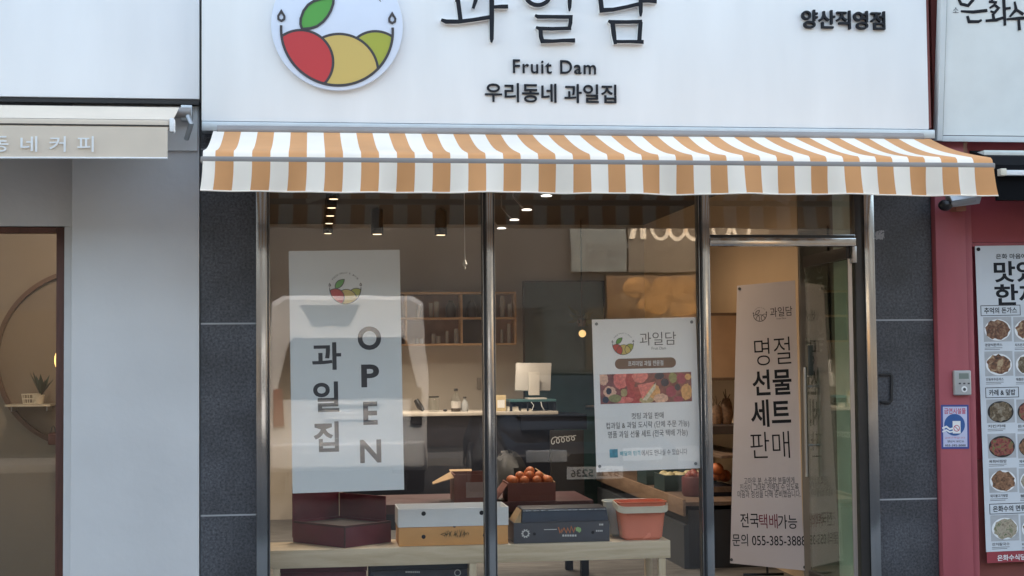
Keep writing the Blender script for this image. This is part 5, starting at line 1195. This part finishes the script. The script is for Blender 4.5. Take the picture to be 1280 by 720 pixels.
# white van parked behind the photographer, tail towards the shop
van = thing('white_van', 'white van parked across the road with its tail mirrored behind the OPEN poster', 'van', (.42, -8.9, -.15))
vx, vy = .42, -8.9; W2 = .92
def vsec(y, zb, zt_, wb, wt, wsh, zsh):
    return [(vx-wb, y, zb), (vx-wb, y, zsh*.55+zb*.45), (vx-wsh, y, zsh), (vx-wt-.03, y, zt_-.08), (vx-wt+.10, y, zt_), (vx+wt-.10, y, zt_), (vx+wt+.03, y, zt_-.08), (vx+wsh, y, zsh), (vx+wb, y, zsh*.55+zb*.45), (vx+wb, y, zb)]
secs = [vsec(vy+.02, .32, 1.0, .84, .80, .86, .9), vsec(vy, .3, 2.02, .86, .70, .88, 1.05), vsec(vy-.08, .18, 2.2, .92, .84, .94, 1.05), vsec(vy-2.2, .15, 2.22, .92, .84, .94, 1.05), vsec(vy-3.6, .15, 2.14, .92, .80, .94, 1.05), vsec(vy-4.3, .2, 1.25, .9, .78, .92, 1.0), vsec(vy-4.85, .25, .95, .82, .7, .84, .8)]
secs[0] = vsec(vy+.0, .3, 2.12, .88, .80, .90, 1.05); del secs[1]
n = 10; g = MB(); vs = [p for s_ in secs for p in s_]
g.mesh(vs, [(i*n+k, i*n+(k+1) % n, (i+1)*n+(k+1) % n, (i+1)*n+k) for i in range(len(secs)-1) for k in range(n)]+[tuple(range(n)), tuple((len(secs)-1)*n+k for k in range(n-1, -1, -1))])
g.build('body', mat('van_white', (.66, .68, .70), .22, var=.01), van, bevel=.03, segs=3)
VPn = wall(vy+.001); VPn.n = Vector((0, 1, 0)); VPn.ey = Vector((0, 0, 1)); VPn.ex = Vector((1, 0, 0))
g = MB(); g.poly(VPn, [(vx-.80, 1.02), (vx+.80, 1.02), (vx+.78, 1.2), (vx+.68, 1.66), (vx+.62, 1.72), (vx-.62, 1.72), (vx-.68, 1.66), (vx-.78, 1.2)], 0, .012); g.build('rear_window', mat('van_glass', (.03, .035, .04), .06), van)
g = MB(); g.poly(VPn, [(vx-.40, 1.86), (vx+.02, 1.86), (vx+.15, 2.09), (vx-.54, 2.09)], 0, .012); g.build('high_vent', mat('vent_grey', (.10, .11, .12), .4), van)
for s_ in (-1, 1):
    g = MB(); g.poly(VPn, [(vx+s_*.72, .72), (vx+s_*.85, .70), (vx+s_*.84, 1.14), (vx+s_*.74, 1.14)], 0, .03); g.build('tail_light', mat('tail_red', (.20, .03, .03), .3) if s_ < 0 else mat('tail_dark', (.05, .05, .055), .15), van)
MB().box(vx-.88, vx+.88, vy, vy+.14, .22, .52).build('bumper', mat('van_bumper', (.62, .64, .66), .35), van, bevel=.04, segs=3)
MB().box(vx-.26, vx+.26, vy+.012, vy+.03, .78, .89).build('licence_plate', WHT, van)
MB().box(vx-.35, vx+.35, vy+.002, vy+.03, .92, .96).build('tailgate_strip', ALU, van, bevel=.005)
for yy in (vy-.95, vy-3.9):
    for s_ in (-1, 1):
        wv = MB().tube([(vx+s_*.72, yy, .18), (vx+s_*.93, yy, .18)], .33, 24).build('wheel', BLACKP, van, bevel=.02); MB().tube([(vx+s_*.925, yy, .18), (vx+s_*.945, yy, .18)], .2, 20).build('rim', SILV, wv)
# dark car facing the shop at the right
car = thing('dark_car', 'black parked car with a white number plate mirrored low in the middle pane', 'car', (2.75, -6.1, -.15))
kx, ky = 2.75, -6.1
PR_ = [(0, .12), (.0, .50), (-.12, .62), (-1.15, .80), (-1.85, 1.28), (-2.9, 1.32), (-3.7, .92), (-4.3, .86), (-4.4, .45), (-4.4, .12)]
n = len(PR_); vs = []
for sx, sh in ((-.86, 0), (-.74, 1), (.74, 1), (.86, 0)):
    for y_, z_ in PR_:
        top = z_ > .85; q = sx*(.86 if top else 1.0); vs.append((kx+q, ky+y_*(.985 if not sh else 1)-(.05 if not sh else 0), z_-(.05 if (not sh and z_ > .5) else 0)))
g = MB(); g.mesh(vs, [(j*n+i, (j+1)*n+i, (j+1)*n+(i+1) % n, j*n+(i+1) % n) for j in range(3) for i in range(n)]+[tuple(range(n)), tuple(3*n+i for i in range(n-1, -1, -1))])
g.build('body', mat('car_black', (.012, .013, .016), .15, var=.02), car, bevel=.03, segs=2)
g = MB().mesh([(kx-.62, ky-1.19, .83), (kx+.62, ky-1.19, .83), (kx+.55, ky-1.80, 1.25), (kx-.55, ky-1.80, 1.25)], [(0, 1, 2, 3)]); v0 = list(g.v); g.mesh([p+Vector((0, .02, .015)) for p in v0], [(3, 2, 1, 0)]); g.build('windscreen', mat('car_glass', (.03, .035, .04), .05), car)
for s_ in (-1, 1): MB().box(kx+s_*.48-.2, kx+s_*.48+.2, ky-.02, ky+.02, .44, .56).build('headlight', mat('headlight', (.5, .52, .54), .1), car, bevel=.02)
MB().box(kx-.25, kx+.25, ky+.0, ky+.012, .42, .52).build('grille', INK, car)
CPp = PL((0, ky+.024, 0), (-1, 0, 0), (0, 0, 1)); pm = MB().box(kx-.28, kx+.28, ky+.013, ky+.023, .27, .39).build('number_plate', WHT, car)
g = MB(); g.text(CPp, '89고 5236', 0, 0, 0, 0, .0015, 0, .02, uvrect=(-kx-.24, .29, -kx+.24, .37)); g.build('plate_number', INK, pm)
for yy in (ky-.8, ky-3.5):
    for s_ in (-1, 1):
        wv = MB().tube([(kx+s_*.66, yy, .16), (kx+s_*.87, yy, .16)], .31, 24).build('wheel', BLACKP, car, bevel=.02); MB().tube([(kx+s_*.865, yy, .16), (kx+s_*.885, yy, .16)], .2, 20).build('rim', SILV, wv)
